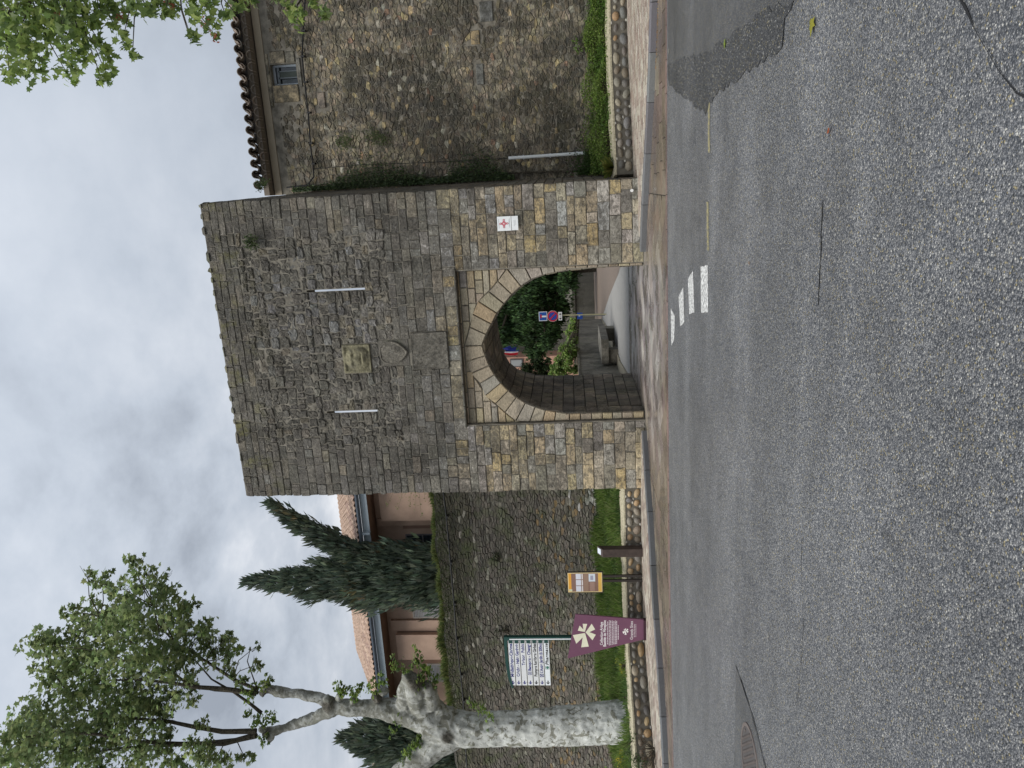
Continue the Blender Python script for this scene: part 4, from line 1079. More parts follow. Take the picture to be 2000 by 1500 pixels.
limb([A(650, 1388), A(620, 1400, 16), A(585, 1412, 16.1), A(560, 1420, 16.2), A(540, 1426, 16.2), A(515, 1432, 16.2)], [.17, .14, .125, .12, .14, .12])
limb([A(830, 1395), A(815, 1368, 15.7), A(812, 1345, 15.6), A(806, 1325, 15.5)], [.30, .25, .27, .16])
limb([A(790, 1380), A(790, 1350, 15.7), A(800, 1318, 15.6)], [.20, .19, .15])
limb([A(842, 1375, 15.8), A(838, 1350, 15.6), A(832, 1335, 15.55)], [.24, .18, .14])
for (X, Y, r_) in ((750, 1350, .15), (735, 1362, .14), (662, 1362, .10), (690, 1366, .09), (860, 1385, .2), (845, 1452, .17), (520, 1340, .13), (515, 1352, .12), (527, 1440, .12), (512, 1425, .11), (640, 1366, .12), (905, 1405, .12), (796, 1352, .27), (822, 1350, .30), (812, 1338, .24), (838, 1362, .24), (790, 1372, .24)):
    p = A(X, Y, TY-.08); mb.tube([p+Vector((0, 0, -r_*.9)), p+Vector((0, 0, -r_*.45)), p, p+Vector((0, 0, r_*.5)), p+Vector((0, 0, r_*.9))], [r_*.3, r_*.85, r_, r_*.8, r_*.25], 10, noise=.34, rs=rs)
to = mb.build('trunk', MAT['plane bark'], tree, smooth=True)
md = to.modifiers.new('fuse', 'REMESH'); md.mode = 'VOXEL'; md.voxel_size = .032; md.use_smooth_shade = True
tx = bpy.data.textures.new('barknoise', 'CLOUDS'); tx.noise_scale = .35; dm = to.modifiers.new('lumps', 'DISPLACE'); dm.texture = tx; dm.strength = .10; dm.mid_level = .5
tx2 = bpy.data.textures.new('barkfine', 'CLOUDS'); tx2.noise_scale = .12; dm = to.modifiers.new('wrinkles', 'DISPLACE'); dm.texture = tx2; dm.strength = .03; dm.mid_level = .5
# zoomed picture of the crown: s=.35, x=.35*zx, y=1050+.35*zy
Z = lambda zx, zy, y=TY: at(.35*zx, 1050+.35*zy, y)
poles = [[(1440, 850), (1300, 790), (1150, 690), (980, 590), (880, 480), (850, 380)], [(1430, 870), (1250, 845), (1100, 835), (950, 810), (760, 790), (560, 800)], [(1440, 865), (1200, 850), (1050, 820), (900, 700), (700, 560), (560, 440)],
         [(1460, 980), (1400, 930), (1300, 860), (1180, 790), (1050, 640)], [(1430, 1080), (1240, 1082), (1100, 1060), (960, 1030), (760, 1010), (450, 960), (300, 760)],
         [(1430, 1105), (1320, 1130), (1150, 1145), (950, 1160), (700, 1170), (500, 1200)], [(1400, 1110), (1250, 1150), (1000, 1150), (780, 1140), (560, 1100), (300, 1080), (120, 1120)], [(900, 1160), (700, 1080), (620, 1000)], [(1440, 860), (1380, 690), (1400, 610)], [(980, 590), (820, 300), (740, 160)], [(950, 810), (600, 640), (300, 600)]]
bm_ = MB()
for k, P_ in enumerate(poles):
    dy = rs.uniform(-.7, .7); n = len(P_); pts_ = [Z(a, b, TY+dy*i/n) for i, (a, b) in enumerate(P_)]
    if k < 7:
        r0 = .075 if k not in (0, 2, 3) else .05
        bm_.tube(pts_, [r0*(1-.75*i/(n-1)) for i in range(n)], 7)
    else: bm_.tube(pts_, [.02*(1-.7*i/(n-1)) for i in range(n)], 5)
CB = [(300,640,130),(450,560,150),(500,720,180),(480,860,140),(600,400,140),(680,280,90),(570,230,60),(490,215,35),(745,125,45),(820,190,50),(890,240,50),(800,380,160),(700,560,190),(900,560,160),(1000,460,90),(1080,600,110),(1200,610,95),(1270,560,50),(900,760,150),(750,850,140),(650,1000,150),(850,950,120),(1000,820,80),(300,990,140),(200,1060,130),(80,1150,130),(300,1200,180),(500,1150,150),(700,1060,90),(880,1120,80),(1090,1200,100),(1200,1235,85),(600,1230,150),(1370,1235,45),(60,1250,120),(1430,710,38),(1425,610,25),(1150,520,60),(1330,800,40),(220,560,50),(390,420,45),(230,760,60),(1120,1030,45),(1250,720,60),(1080,380,40),(1150,480,30),(950,300,50),(1060,910,45),(1290,640,50),(800,1230,110),(970,1260,80),(900,1010,70)]
bl = []
for (zx, zy, zr) in CB:
    y = TY+rs.uniform(-1.3, 1.1)*min(1, zr/120); c = Z(zx, zy, y); r_ = zr*.35*(c-CAM).length/FPX*1.0
    bl.append((c, r_))
    src = rs.choice(poles[:7]); q = src[rs.randint(1, len(src)-1)]; best = min((math.dist(q_, (zx, zy)), q_) for P_ in poles[:7] for q_ in P_[1:])[1]
    a = Z(*best); m_ = a.lerp(c, .5)+Vector((rs.uniform(-.1, .1), 0, rs.uniform(-.05, .15)))
    bm_.tube([a, m_, c], [.016, .012, .006], 5)
    for _ in range(3):
        e = c+Vector((rs.gauss(0, .5), rs.gauss(0, .5), rs.gauss(0, .5)))*r_; bm_.tube([c.lerp(a, .15), e], [.008, .004], 4)
bm_.build('branches', MAT['dark bark'], tree)
GC = [(.17,.22,.10), (.20,.26,.11), (.24,.30,.125), (.15,.20,.09), (.27,.33,.14)]
cr = MB(); blobs(cr, bl, rs, GC, .15, 700, tilt=(-1.3, .5))
cr.build('crown', MAT['leaf'], tree, kind='stuff')
SB = [(1405, 860, 60), (1480, 810, 50), (1500, 1000, 60), (1430, 1010, 50), (1380, 990, 35), (1470, 1120, 40), (1920, 850, 55), (1880, 830, 35), (1980, 870, 45), (1330, 640, 30)]
sb = []
for zx, zy, zr in SB: c = Z(zx, zy, TY-.15); sb.append((c, zr*.35*17/FPX))
for (X, Y, r_) in ((725, 1345, .22), (745, 1328, .16), (700, 1340, .12), (768, 1285, .10), (775, 1300, .18), (790, 1310, .10), (815, 1290, .16), (822, 1310, .28), (832, 1325, .26), (812, 1275, .10), (808, 1262, .05), (780, 1400, .12), (775, 1415, .13), (765, 1425, .10), (820, 1440, .2), (810, 1455, .18), (795, 1470, .18), (790, 1490, .2), (940, 1388, .15), (925, 1378, .12), (955, 1400, .13), (950, 1425, .08), (915, 1372, .08), (800, 1490, .15), (1180, 1500, .1), (760, 1440, .05), (657, 1335, .07), (672, 1345, .10), (690, 1350, .12), (700, 1348, .1), (818, 1335, .22)):
    sb.append((A(X, Y, TY-.28), r_))
sh = MB(); blobs(sh, sb, rs, [(.15,.22,.055), (.20,.28,.07), (.11,.17,.05), (.25,.33,.09)], .10, 1500, tilt=(-1.3, .4))
sh.build('shoots', MAT['leaf'], tree, kind='stuff')

# overhanging plane boughs, top right of the place: leaves one by one
Q = lambda zx, zy, y=12.5: at(.35*zx, .35*zy, y)
bt = empty('plane_tree', (6.5, 13.0, .1), 'bright green plane boughs hanging in from beyond the right edge', 'tree')
BR = [(0,60,140),(30,200,120),(110,260,110),(180,330,70),(50,400,70),(100,60,140),(200,400,40),(240,60,110),(350,60,100),(300,190,80),(340,130,80),(370,290,60),(400,350,60),(380,420,45),(440,140,80),(560,60,90),(640,60,70),(550,230,50),(570,300,50),(580,380,45),(570,450,30),(690,200,40),(700,250,35),(740,300,30),(780,20,70),(880,30,50),(830,80,30),(950,30,45),(920,80,25),(1050,20,50),(1140,40,55),(1170,110,45),(1180,170,40),(1080,100,30),(1060,190,30),(1065,230,14),(1330,20,40),(1260,90,30),(1300,60,25),(1550,10,40),(1620,50,40),(1640,120,40),(1660,80,35),(1800,60,28),(1790,90,20),(1740,10,40),(490,60,70),(450,270,50),(210,250,50),(1400,5,30)]
rs = random.Random(61); bb = MB(); items = []
mains = [[(7.0, 12.6, 4.5), Q(760, -250, 13), Q(560, -80), Q(300, -40), Q(60, 40)], [Q(760, -250, 13), Q(1000, -120, 12.6), Q(1250, -60), Q(1500, -60), Q(1700, -30)]]
bb.tube([(6.6, 13, .1), (6.5, 13, 1.5), (6.45, 13, 3), (6.8, 12.8, 4.6)], [.42, .36, .33, .28], 14, noise=.04, rs=rs)
bb.tube([(6.8, 12.8, 4.6), Q(700, -700, 13), Q(760, -450, 13), Q(760, -250, 13)], [.26, .18, .13, .09], 8)
for P_ in mains: bb.tube(P_[0 if len(P_[0:]) and False else 1 if P_ is mains[0] else 0:], [.07, .05, .04, .02][:4] if P_ is mains[0] else [.06, .045, .035, .025, .012], 6)
starts = [Q(a, b) for a, b in ((60, 40), (300, -40), (560, -80), (1000, -120), (1250, -60), (1500, -60), (1700, -30), (430, -60), (180, 0), (800, -100))]
for (zx, zy, zr) in BR:
    y = 12.5+rs.uniform(-.8, .8); c = Q(zx, zy, y); r_ = zr*.35*(c-CAM).length/FPX
    a = min(starts, key=lambda q: (q-c).length); bb.tube([a, a.lerp(c, .5)+Vector((0, 0, .06)), c, c+Vector((rs.uniform(-.05, .05), 0, -r_*.7))], [.013, .010, .006, .003], 5)
    for _ in range(int(620*r_*r_)+4):
        d = Vector((rs.gauss(0, .5), rs.gauss(0, .5), rs.gauss(0, .5)))*r_; items.append((c+d, vary(rs.choice([(.21,.29,.08), (.27,.36,.095), (.16,.23,.07), (.33,.42,.12), (.13,.19,.06)]), rs, .2, .06), rs.uniform(.09, .155)))
bb.build('branches', MAT['dark bark'], bt)
PAL = []
for cl in ((.21,.29,.08), (.27,.36,.095), (.16,.23,.07), (.33,.42,.12)):
    q = MB(); q.add(LV, LF, cl); o = q.build('leaf', MAT['leaf']); PAL.append(o.data); bpy.data.objects.remove(o)
inv = [it for it in items if seen(it[0])]; rest = [it for it in items if not seen(it[0])]
inv.sort(key=lambda t: -t[2]); rs.shuffle(inv)
near = sorted(inv, key=lambda t: -t[2])[:300]; ids = set(id(t) for t in near)
for p, cl, s_ in near:
    o = bpy.data.objects.new('leaf', rs.choice(PAL)); COL.objects.link(o); o.parent = bt
    m_ = (rot_basis(rs, rs.uniform(-1.9, -.4))*s_).to_4x4(); m_.translation = p-origin(bt); o.matrix_local = m_
lm = MB()
for it in items:
    if id(it) in ids: continue
    add_leaf(lm, it[0], it[2], rs, it[1], rs.uniform(-1.9, -.4))
for (zx, zy) in ((1120, 130), (1200, 205), (320, 90), (660, 90), (940, 15)):
    for _ in range(14): add_leaf(lm, Q(zx, zy, 12.2)+Vector((rs.gauss(0, .05), 0, rs.gauss(0, .05))), .06, rs, (.34, .10, .06), rs.uniform(-1.5, 0), OV, OF)
lm.build('foliage', MAT['leaf'], bt, kind='stuff')

# conifers beyond the rampart
def conifer(name, label, axes, seed, dens, cols, group):
    rs = random.Random(seed); base = axes[0][0][0]
    par = empty(name, (base.x, base.y, 2), label, 'conifer', group)
    tk = MB(); fo = MB()
    for ax in axes:
        tk.tube([p for p, _ in ax], [max(.02, r_*.13) for _, r_ in ax], 6)
        for i in range(len(ax)-1):
            (p, r0), (q, r1) = ax[i], ax[i+1]; L_ = (q-p).length; n = int(dens*L_*(r0+r1)/2)
            axd = (q-p).normalized()
            for _ in range(n):
                t = rs.random(); c = p.lerp(q, t); r_ = (r0+(r1-r0)*t); w = rs.uniform(0, 6.283); rr = r_*(rs.random()**.35)*rs.uniform(.8, 1.08)
                lump = 1+.16*math.sin(w*3+c.z*2.2)+.12*math.sin(w*5-c.z*4)
                o = Vector((math.cos(w), math.sin(w), 0))*rr*lump; pt = c+o
                d = (o.normalized()*.5+Vector((0, 0, 1))+axd*.5+Vector((rs.gauss(0, .22), rs.gauss(0, .22), rs.gauss(0, .2)))).normalized()
                s_ = rs.uniform(.22, .48); kn = mn.noise(pt*1.3)
                if rs.random() < .07: pt = c+o*rs.uniform(1.1, 1.32); s_ *= 1.2
                elif mn.noise(pt*2.3+Vector((9, 0, 0))) < -.28: continue
                sd_ = d.cross(Vector((rs.gauss(0, 1), rs.gauss(0, 1), rs.gauss(0, 1)))).normalized()*s_*.13
                cl = vary(rs.choice(cols) if kn < .46 or rs.random() < .65 else (.18, .15, .08), rs, .25, .08); m_ = pt+d*s_*.45
                fo.add([pt, m_+sd_, pt+d*s_, m_-sd_], [(0, 1, 2, 3)], cl)
                d2 = (d+Vector((rs.gauss(0, .5), rs.gauss(0, .5), 0))).normalized(); fo.add([pt, pt+d2*s_*.4+sd_*.8, pt+d2*s_*.8], [(0, 1, 2)], cl)
    tk.build('trunk', MAT['dark bark'], par); fo.build('foliage', MAT['needle'], par, kind='stuff')
CC = [(.115,.15,.11), (.13,.165,.115), (.085,.115,.085), (.15,.18,.12)]
CY = 26.5
S = lambda X, Y, rp, y=CY: (at(X, Y, y), rp*(at(X, Y, y)-CAM).length/FPX)
conifer('cypress', 'dark green cypress with a leaning second tip behind the rampart, beside the tower',
   [[S(985, 1122, 46), S(860, 1124, 54), S(790, 1126, 56), S(730, 1128, 50), S(680, 1131, 44), S(630, 1133, 34), S(590, 1135, 24), S(540, 1136, 15), S(500, 1136, 8), S(482, 1136, 1)],
    [S(870, 1092, 24), S(800, 1092, 27), S(740, 1092, 27), S(690, 1090, 23)],
    [S(720, 1085, 20), S(680, 1074, 21), S(640, 1053, 19), S(600, 1030, 16), S(570, 1010, 13), S(550, 995, 10), S(536, 985, 6), S(527, 981, 1)]], 71, 1500, CC, 'conifers behind the rampart')
conifer('cypress', 'dark green cypress half hidden behind the pale plane trunk',
   [[S(960, 1470, 40, 25.5), S(880, 1455, 48, 25.5), S(820, 1448, 52, 25.5), S(770, 1446, 46, 25.5), S(720, 1444, 32, 25.5), S(690, 1443, 16, 25.5), S(668, 1442, 3, 25.5)]], 72, 1500, CC, 'conifers behind the rampart')

# ------------------------------------------------------------------ pink house behind the rampart
PY = 28.0; ph = empty('pink_house', (-17, PY, 3), 'long pink rendered house with tiled roof and grey gutter behind the rampart', 'house')
PX = lambda Y, X=800, y=PY: at(X, Y, y).x
PK = (.50, .35, .265); ez = at(735, 965, PY).z+.15
mb = MB(); mb.box((PX(1368), PY, 3), (-9.5, PY+8, ez), (.47, .33, .25)); mb.build('wall', MAT['render plaster'], ph)
def panel(name, Y0, Y1, z1, d, col, z0=4.5, par=ph, mat='render plaster', y0=0):
    a, b = sorted((PX(Y0), PX(Y1))); mb = MB(); mb.box((a, PY-d, z0), (b, PY-y0, z1), col); o = mb.build(name, MAT[mat], par); ORG[o.name] = origin(par); return o
panel('wall_panel', 950, 1010, at(746, 985, PY).z, .35, PK); panel('wall_panel', 1010.6, 1024, at(770, 1015, PY).z+.7, .12, PK)
panel('wall_panel', 1231, 1279, at(778, 1250, PY).z, .35, PK)
panel('wall_panel', 1209, 1229.5, at(765, 1220, PY).z, .12, PK)
def pwin(Y0, Y1, Xt, Xb, shutter):
    a, b = sorted((PX(Y0), PX(Y1))); zt_, zb2 = at(Xt, (Y0+Y1)/2, PY).z, at(Xb, (Y0+Y1)/2, PY).z
    mb = MB(); t = .06; fc = (.16, .15, .155) if not shutter else (.42, .38, .34); d0 = PY-.03
    for q in ((a, a+t, zb2, zt_), (b-t, b, zb2, zt_), (a+t, b-t, zt_-t, zt_), (a+t, b-t, zb2, zb2+t), ) + (() if shutter else ((a+t, b-t, (zt_+zb2)/2-.03, (zt_+zb2)/2+.03),)): mb.box((q[0], d0, q[2]), (q[1], PY-.002, q[3]), fc)
    o = mb.build('window', MAT['dull painted'], ph); ORG[o.name] = origin(ph)
    if shutter:
        z = zb2+t; sm_ = MB()
        while z < zt_-t-.04: sm_.box((a+t, PY-.02, z), (b-t, PY-.004, z+.055), vary((.36, .36, .36), rs, .06)); z += .07
        sm_.build('shutter', MAT['dull painted'], o)
    else:
        mb = MB(); mb.box((a+t, PY-.012, zb2+t), (b-t, PY-.004, zt_-t)); mb.build('pane', MAT['window glass'], o)
pwin(1043, 1068, 793, 860, False); pwin(1180, 1207, 806, 868, True); pwin(1296, 1331, 836, 885, True)
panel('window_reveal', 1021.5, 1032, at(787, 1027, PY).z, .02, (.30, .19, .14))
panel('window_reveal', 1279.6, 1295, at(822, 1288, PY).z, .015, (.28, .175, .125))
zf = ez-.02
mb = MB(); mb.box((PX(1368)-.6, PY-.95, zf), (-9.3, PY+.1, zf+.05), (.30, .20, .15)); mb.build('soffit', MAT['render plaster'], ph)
mb = MB(); mb.box((PX(1352), PY-1.0, zf+.0), (-9.2, PY-.96, zf+.30), (.45, .52, .56)); mb.build('fascia', MAT['painted'], ph)
mb = MB(); gx0, gx1 = PX(1352), -9.2; V = []
for x in (gx0, gx1): V += [(x, PY-1.0+.13*math.cos(a)-.13, zf+.40+.13*math.sin(a)) for a in [math.pi+k*math.pi/6 for k in range(7)]]
mb.add(V, [(k, k+1, 8+k, 7+k) for k in range(6)], (.16, .19, .23)); mb.build('gutter', MAT['painted'], ph)
x_ = PX(1017); mb = MB(); mb.box((x_-.04, PY-1.18, zf-.03), (x_+.06, PY-.99, zf+.28), (.40, .47, .52)); mb.build('gutter_joint', MAT['painted'], ph)
PTm = [tile_mesh('cover_tile', half_tile(.10, .085, .48, 1, .014, 5), c, MAT['roof tile']) for c in ((.46,.33,.25), (.40,.28,.21), (.50,.37,.28), (.36,.25,.20))]
rp_ = math.radians(26.6); x = PX(1352); rt = MB(); rs = random.Random(81); cand = []
rz0 = zf+.38
rt.add([(x, PY-1.15, rz0-.02), (-9.2, PY-1.15, rz0-.02), (-9.2, PY+3.4, rz0-.02+4.55*math.tan(rp_)), (x, PY+3.4, rz0-.02+4.55*math.tan(rp_))], [(0, 1, 2, 3)], (.16, .11, .08))
rt.build('roof_bed', MAT['roof tile'], ph)
while x < -9.4:
    for row in range(12):
        c = (x+rs.uniform(-.01, .01), PY-1.2+row*.42*math.cos(rp_), rz0+row*.42*math.sin(rp_)+.01)
        cand.append((row, c))
    x += .235
cand.sort(key=lambda t: (0 if seen(t[1][1:] and t[1]) else 1, t[0]))
tr = MB()
for k, (row, c) in enumerate(cand):
    if k < 300: place('cover_tile', rs.choice(PTm), c, (rp_, 0, rs.uniform(-.03, .03)), ph)
    else:
        h_ = half_tile(.10, .085, .48, 1, .014, 4); m_ = Matrix.Rotation(rp_, 3, 'X'); tr.add([Vector(c)+m_ @ Vector(v) for v in h_.v], h_.f, (.43, .31, .235))
if tr.f: tr.build('roof_tiles', MAT['roof tile'], ph, kind='stuff')
# second house further left and a beige one
bh = empty('brick_roof_house', (at(760, 1400, 36).x, 36, 3), 'small house showing only a red tiled roof corner behind the plane tree', 'house')
a, b = at(757, 1386, 36), at(757, 1480, 36)
mb = MB(); mb.box((b.x, 36, 3), (a.x, 42, a.z), (.40, .27, .19)); mb.build('wall', MAT['render plaster'], bh)
mb = MB(); t_ = at(736, 1386, 36).z; 
for i in range(5):
    z0 = a.z+.02+i*(t_-a.z)/5; x = b.x
    while x < a.x+.2: mb.box((x, 35.5+i*.3, z0), (x+.19, 35.5+i*.3+.34, z0+(t_-a.z)/5-.02), vary((.40, .22, .16), rs, .15)); x += .21
mb.build('roof', MAT['roof tile'], bh, kind='stuff')
be = empty('beige_house', (at(730, 1500, 34).x, 34, 3), 'pale beige house corner at the far left behind the cypress', 'house')
a = at(722, 1478, 34); mb = MB(); mb.box((a.x-6, 34, 3), (a.x, 40, a.z-.35), (.50, .43, .31)); mb.build('wall', MAT['render plaster'], be)
mb = MB(); mb.box((a.x-6.2, 33.6, a.z-.35), (a.x+.15, 40.2, a.z-.2), (.40, .36, .28)); mb.build('roof', MAT['roof tile'], be)

# ------------------------------------------------------------------ beds, grass and weeds
def bank(name, pl, yb, z0, z1, x0, x1, label, off):
    mb = MB(); xs = np.arange(x0, x1+.01, .3); V = []; F = []; n = 6
    for x in xs:
        yf = pl(x)+off
        for k in range(n+1): t = k/n; V.append((x, yf+(yb-yf)*t, z0+(z1-z0)*t+.02*math.sin(x*5+k*2)))
    for i in range(len(xs)-1):
        for k in range(n): a = i*(n+1)+k; F.append((a, a+n+1, a+n+2, a+1))
    mb.add(V, F); return struct(name, mb, MAT['soil'], label)
bank('left_bed', lw_y, 20.02, .50, .95, -16.9, -6.95, 'sloping soil bed between the pebble wall and the rampart', .30)
bank('right_bed', lambda x: polyy(RW, x), 20.02, .50, .8, .12, 7.6, 'soil bed between the pebble wall and the stone house', .28)
rs = random.Random(91)
def blade(mb, p, h, rs, col, lean=.35):
    a = rs.uniform(0, 6.283); d = Vector((math.cos(a), math.sin(a), 0)); w = d.cross(Vector((0, 0, 1)))*.006*rs.uniform(.8, 2.2); l_ = h*rs.uniform(.1, lean*2)
    mb.add([p-w, p+w, p+d*l_*.4+Vector((0, 0, h*.6))+w*.7, p+d*l_+Vector((0, 0, h)), p+d*l_*.4+Vector((0, 0, h*.6))-w*.7], [(0, 1, 2, 3, 4)], col)
GG = [(.14,.23,.06), (.18,.29,.07), (.11,.19,.06), (.23,.33,.09), (.15,.22,.10)]
gr = MB()
for _ in range(24000):
    x = rs.uniform(-15.5, -6.98); yf = lw_y(x)+.36; t = rs.random(); y = yf+(19.97-yf)*t; z = .5+.45*t
    k = .5+.5*math.sin(x*2.3+y*1.9)*math.sin(x*.9-y*2.7+1)
    if rs.random() > .55+.45*k: continue
    blade(gr, Vector((x, y-(.06 if t < .08 else 0), z)), rs.uniform(.06, .24)*(.35+1.2*k)+(.12 if t > .9 else 0), rs, vary(rs.choice([GG[0], GG[2]] if k < .45 else [(.27,.37,.10), (.22,.33,.08), (.30,.36,.14), (.18,.28,.07)]), rs, .25))
tag(gr.build('grass', MAT['leaf']), 'tufted green grass on the bed below the rampart', 'grass', None, 'stuff')
wd = MB()
for _ in range(9000):
    x = rs.uniform(-15.5, -6.98); yf = lw_y(x)+.36; t = rs.random(); y = yf+(19.97-yf)*t; z = .5+.45*t
    if math.sin(x*3.1+y)*math.sin(x*1.3-y*2.2) < .0: continue
    add_leaf(wd, (x, y, z+rs.uniform(.02, .16)), rs.uniform(.03, .065), rs, vary(rs.choice(GG), rs, .25), rs.uniform(-1, .3), OV, OF)
tag(wd.build('ground_cover', MAT['leaf']), 'low leafy weeds among the grass below the rampart', 'weeds', None, 'stuff')
rc = MB()
for _ in range(26000):
    x = rs.uniform(.14, 7.2); yf = polyy(RW, x)+.30; t = rs.random(); y = yf+(19.95-yf)*t
    k = .5+.5*math.sin(x*3.3+y*2.9)*math.sin(x*1.9-y*3.7+1); hh = .06+.30*k+(.12*t)+.12*max(0, mn.noise(Vector((x*1.1, y, 2))))
    z = .5+.3*t+hh*rs.random()**.6
    if x > .14 and t < .1 and rs.random() < .6: y -= .12; z = .52+.1*rs.random()
    add_leaf(rc, (x, y, z), rs.uniform(.035, .075), rs, vary(rs.choice([(.10,.19,.035), (.14,.24,.045), (.08,.14,.035)] if k < .4 else [(.19,.30,.06), (.16,.25,.05), (.24,.32,.08), (.12,.16,.05)]), rs, .28), rs.uniform(-1, .4), OV, OF)
tag(rc.build('ground_cover', MAT['leaf']), 'dense bright green ground cover in the bed right of the tower', 'ground cover', None, 'stuff')
tp = MB()
for _ in range(12000):
    x = rs.uniform(-17, -7.0); z = topz(x); k = sm(-9, -15, x)
    blade(tp, Vector((x, 20.04+rs.uniform(-.02, .35), z-.02)), rs.uniform(.07, .20)*(.6+.5*math.sin(x*3.1)**2)+.16*k*rs.random(), rs, vary(rs.choice([(.24,.27,.09), (.19,.24,.08), (.30,.31,.12), (.14,.19,.06)]), rs, .2), .5)
for _ in range(2500):
    x = rs.uniform(-17, -7.0); z = topz(x)-abs(rs.gauss(0, .22))
    add_leaf(tp, (x, 19.99, z), rs.uniform(.03, .05), rs, vary((.09, .12, .04), rs, .3), rs.uniform(-1.7, -1.2), OV, OF)
tag(tp.build('grass', MAT['leaf']), 'yellow green grass fringe growing along the top of the rampart', 'grass', None, 'stuff')
def sprig_plant(name, base, tips, label, cat, cols, leaf=.05, n=24, seed=1, mat='leaf', group=None, V=OV, F=OF):
    rs = random.Random(seed); par = empty(name, base, label, cat, group); st = MB(); lf = MB(); base = Vector(base)
    for t in tips:
        t = Vector(t); m_ = base.lerp(t, .5)+Vector((0, 0, .12*(t-base).length)); st.tube([base, m_, t], [.006, .005, .002], 4, (.12, .14, .05))
        for k in range(n):
            s_ = rs.uniform(.2, 1.05); p = base.lerp(t, s_)+Vector((0, 0, .12*(t-base).length*4*s_*(1-s_) if s_ < 1 else 0))+Vector((rs.gauss(0, leaf*.5), rs.gauss(0, leaf*.5), rs.gauss(0, leaf*.5)))
            add_leaf(lf, p, leaf*rs.uniform(.6, 1.2), rs, vary(rs.choice(cols), rs, .2), rs.uniform(-1.3, .5), V, F)
    st.build('stems', MAT['dull painted'], par); lf.build('leaves', MAT[mat], par, kind='stuff'); return par
B = Vector((-7.35, 20.3, 5.85))
sprig_plant('wild_shrub', B, [at(757, 985, 20.2), at(778, 992, 20.2), at(800, 990, 20.2), at(812, 992, 20.2), at(790, 970, 20.2), at(830, 975, 20.2), at(822, 1000, 20.2)], 'spindly yellow green shrub on the rampart top against the tower', 'shrub', [(.22,.27,.08), (.17,.22,.06)], .07, 34, 5)
tv = at(493, 472, 16.25)
sprig_plant('wall_plant', tv, [tv+Vector((a, -.12, b)) for a, b in ((-.16, .02), (-.1, .12), (0, .16), (.12, .1), (.17, -.02), (.08, -.15), (-.08, -.17), (-.15, -.1))], 'round green tuft growing out of the tower masonry near its top', 'plant', [(.07,.11,.045), (.10,.14,.06)], .045, 60, 6)
tv = at(512, 366, 16.7)
sprig_plant('wall_plant', tv, [tv+Vector((a, -.1, b)) for a, b in ((-.06, .06), (.1, .14), (.16, .04), (.2, -.1), (.08, -.12), (.14, -.2))], 'small weed on the right tower edge beside the eave tiles', 'plant', [(.07,.11,.05), (.10,.14,.06)], .045, 50, 7)
tv = at(1195, 333, 17.5)
yp = empty('grass_tuft', (tv.x, 17.5, .52), 'spiky yellow green grass tuft in the corner of the right pebble wall', 'plant'); mb = MB()
for _ in range(170):
    a = rs.uniform(0, 6.283); h = rs.uniform(.2, .36); d = Vector((math.cos(a), math.sin(a), 0)); l_ = rs.uniform(.05, .3); w = d.cross(Vector((0, 0, 1)))*.008; p = Vector((tv.x+.05, 17.55, .5))
    mb.add([p-w, p+w, p+d*l_*.4+Vector((0, 0, h*.7))+w, p+d*l_+Vector((0, 0, h*rs.uniform(.6, 1))), p+d*l_*.4+Vector((0, 0, h*.7))-w], [(0, 1, 2, 3, 4)], vary(rs.choice([(.20,.23,.05), (.13,.17,.04), (.30,.30,.08)]), rs, .2))
mb.build('blades', MAT['leaf'], yp, kind='stuff')
# ivy on the stone house beside the tower
iv = empty('ivy', (.5, 19.9, .8), 'dark ivy climbing the stone house in the corner beside the tower', 'ivy'); mb = MB()
for _ in range(7000):
    zz_ = rs.uniform(3.0, 8.9); w_ = .10+.55*sm(3.0, 3.8, zz_)*(1-sm(7.2, 8.3, zz_))*(.6+.4*math.sin(zz_*2.1))
    if 4.7 < zz_ < 5.3: w_ *= .55
    x = .16+abs(rs.gauss(0, .5))*w_
    if x > 1.1: continue
    add_leaf(mb, (x+.12*sm(3, 8, zz_)*0, 19.95-abs(rs.gauss(0, .05)), zz_), rs.uniform(.035, .075), rs, vary(rs.choice([(.06,.095,.04), (.08,.125,.05), (.05,.075,.035), (.11,.16,.06)]), rs, .25), rs.uniform(-2.0, -1.1), OV, OF, yaw=rs.gauss(0, .8))
for _ in range(900):
    zz_ = rs.uniform(6, 7.6); x = 1.35+rs.gauss(0, .10)+.08*math.sin(zz_*3)
    if rs.random() < .5+.5*math.sin(zz_*7): add_leaf(mb, (x, 19.97, zz_), .05, rs, vary((.09, .12, .045), rs, .25), -1.5, OV, OF, yaw=rs.gauss(0, .6))
for _ in range(1600):
    x = .16+abs(rs.gauss(0, .3)); zz_ = .8+abs(rs.gauss(0, .3)); add_leaf(mb, (x, 19.9-rs.random()*.2, zz_), .06, rs, vary((.06, .11, .03), rs, .25), -1.3, OV, OF)
mb.build('leaves', MAT['leaf'], iv, kind='stuff')
mb = MB(); mb.tube([(.25, 19.98, .8), (.3, 19.97, 2.2), (.35, 19.97, 4), (.3, 19.97, 6), (.3, 19.97, 8.2)], [.03, .025, .02, .015, .01], 6); mb.build('stem', MAT['dark bark'], iv)
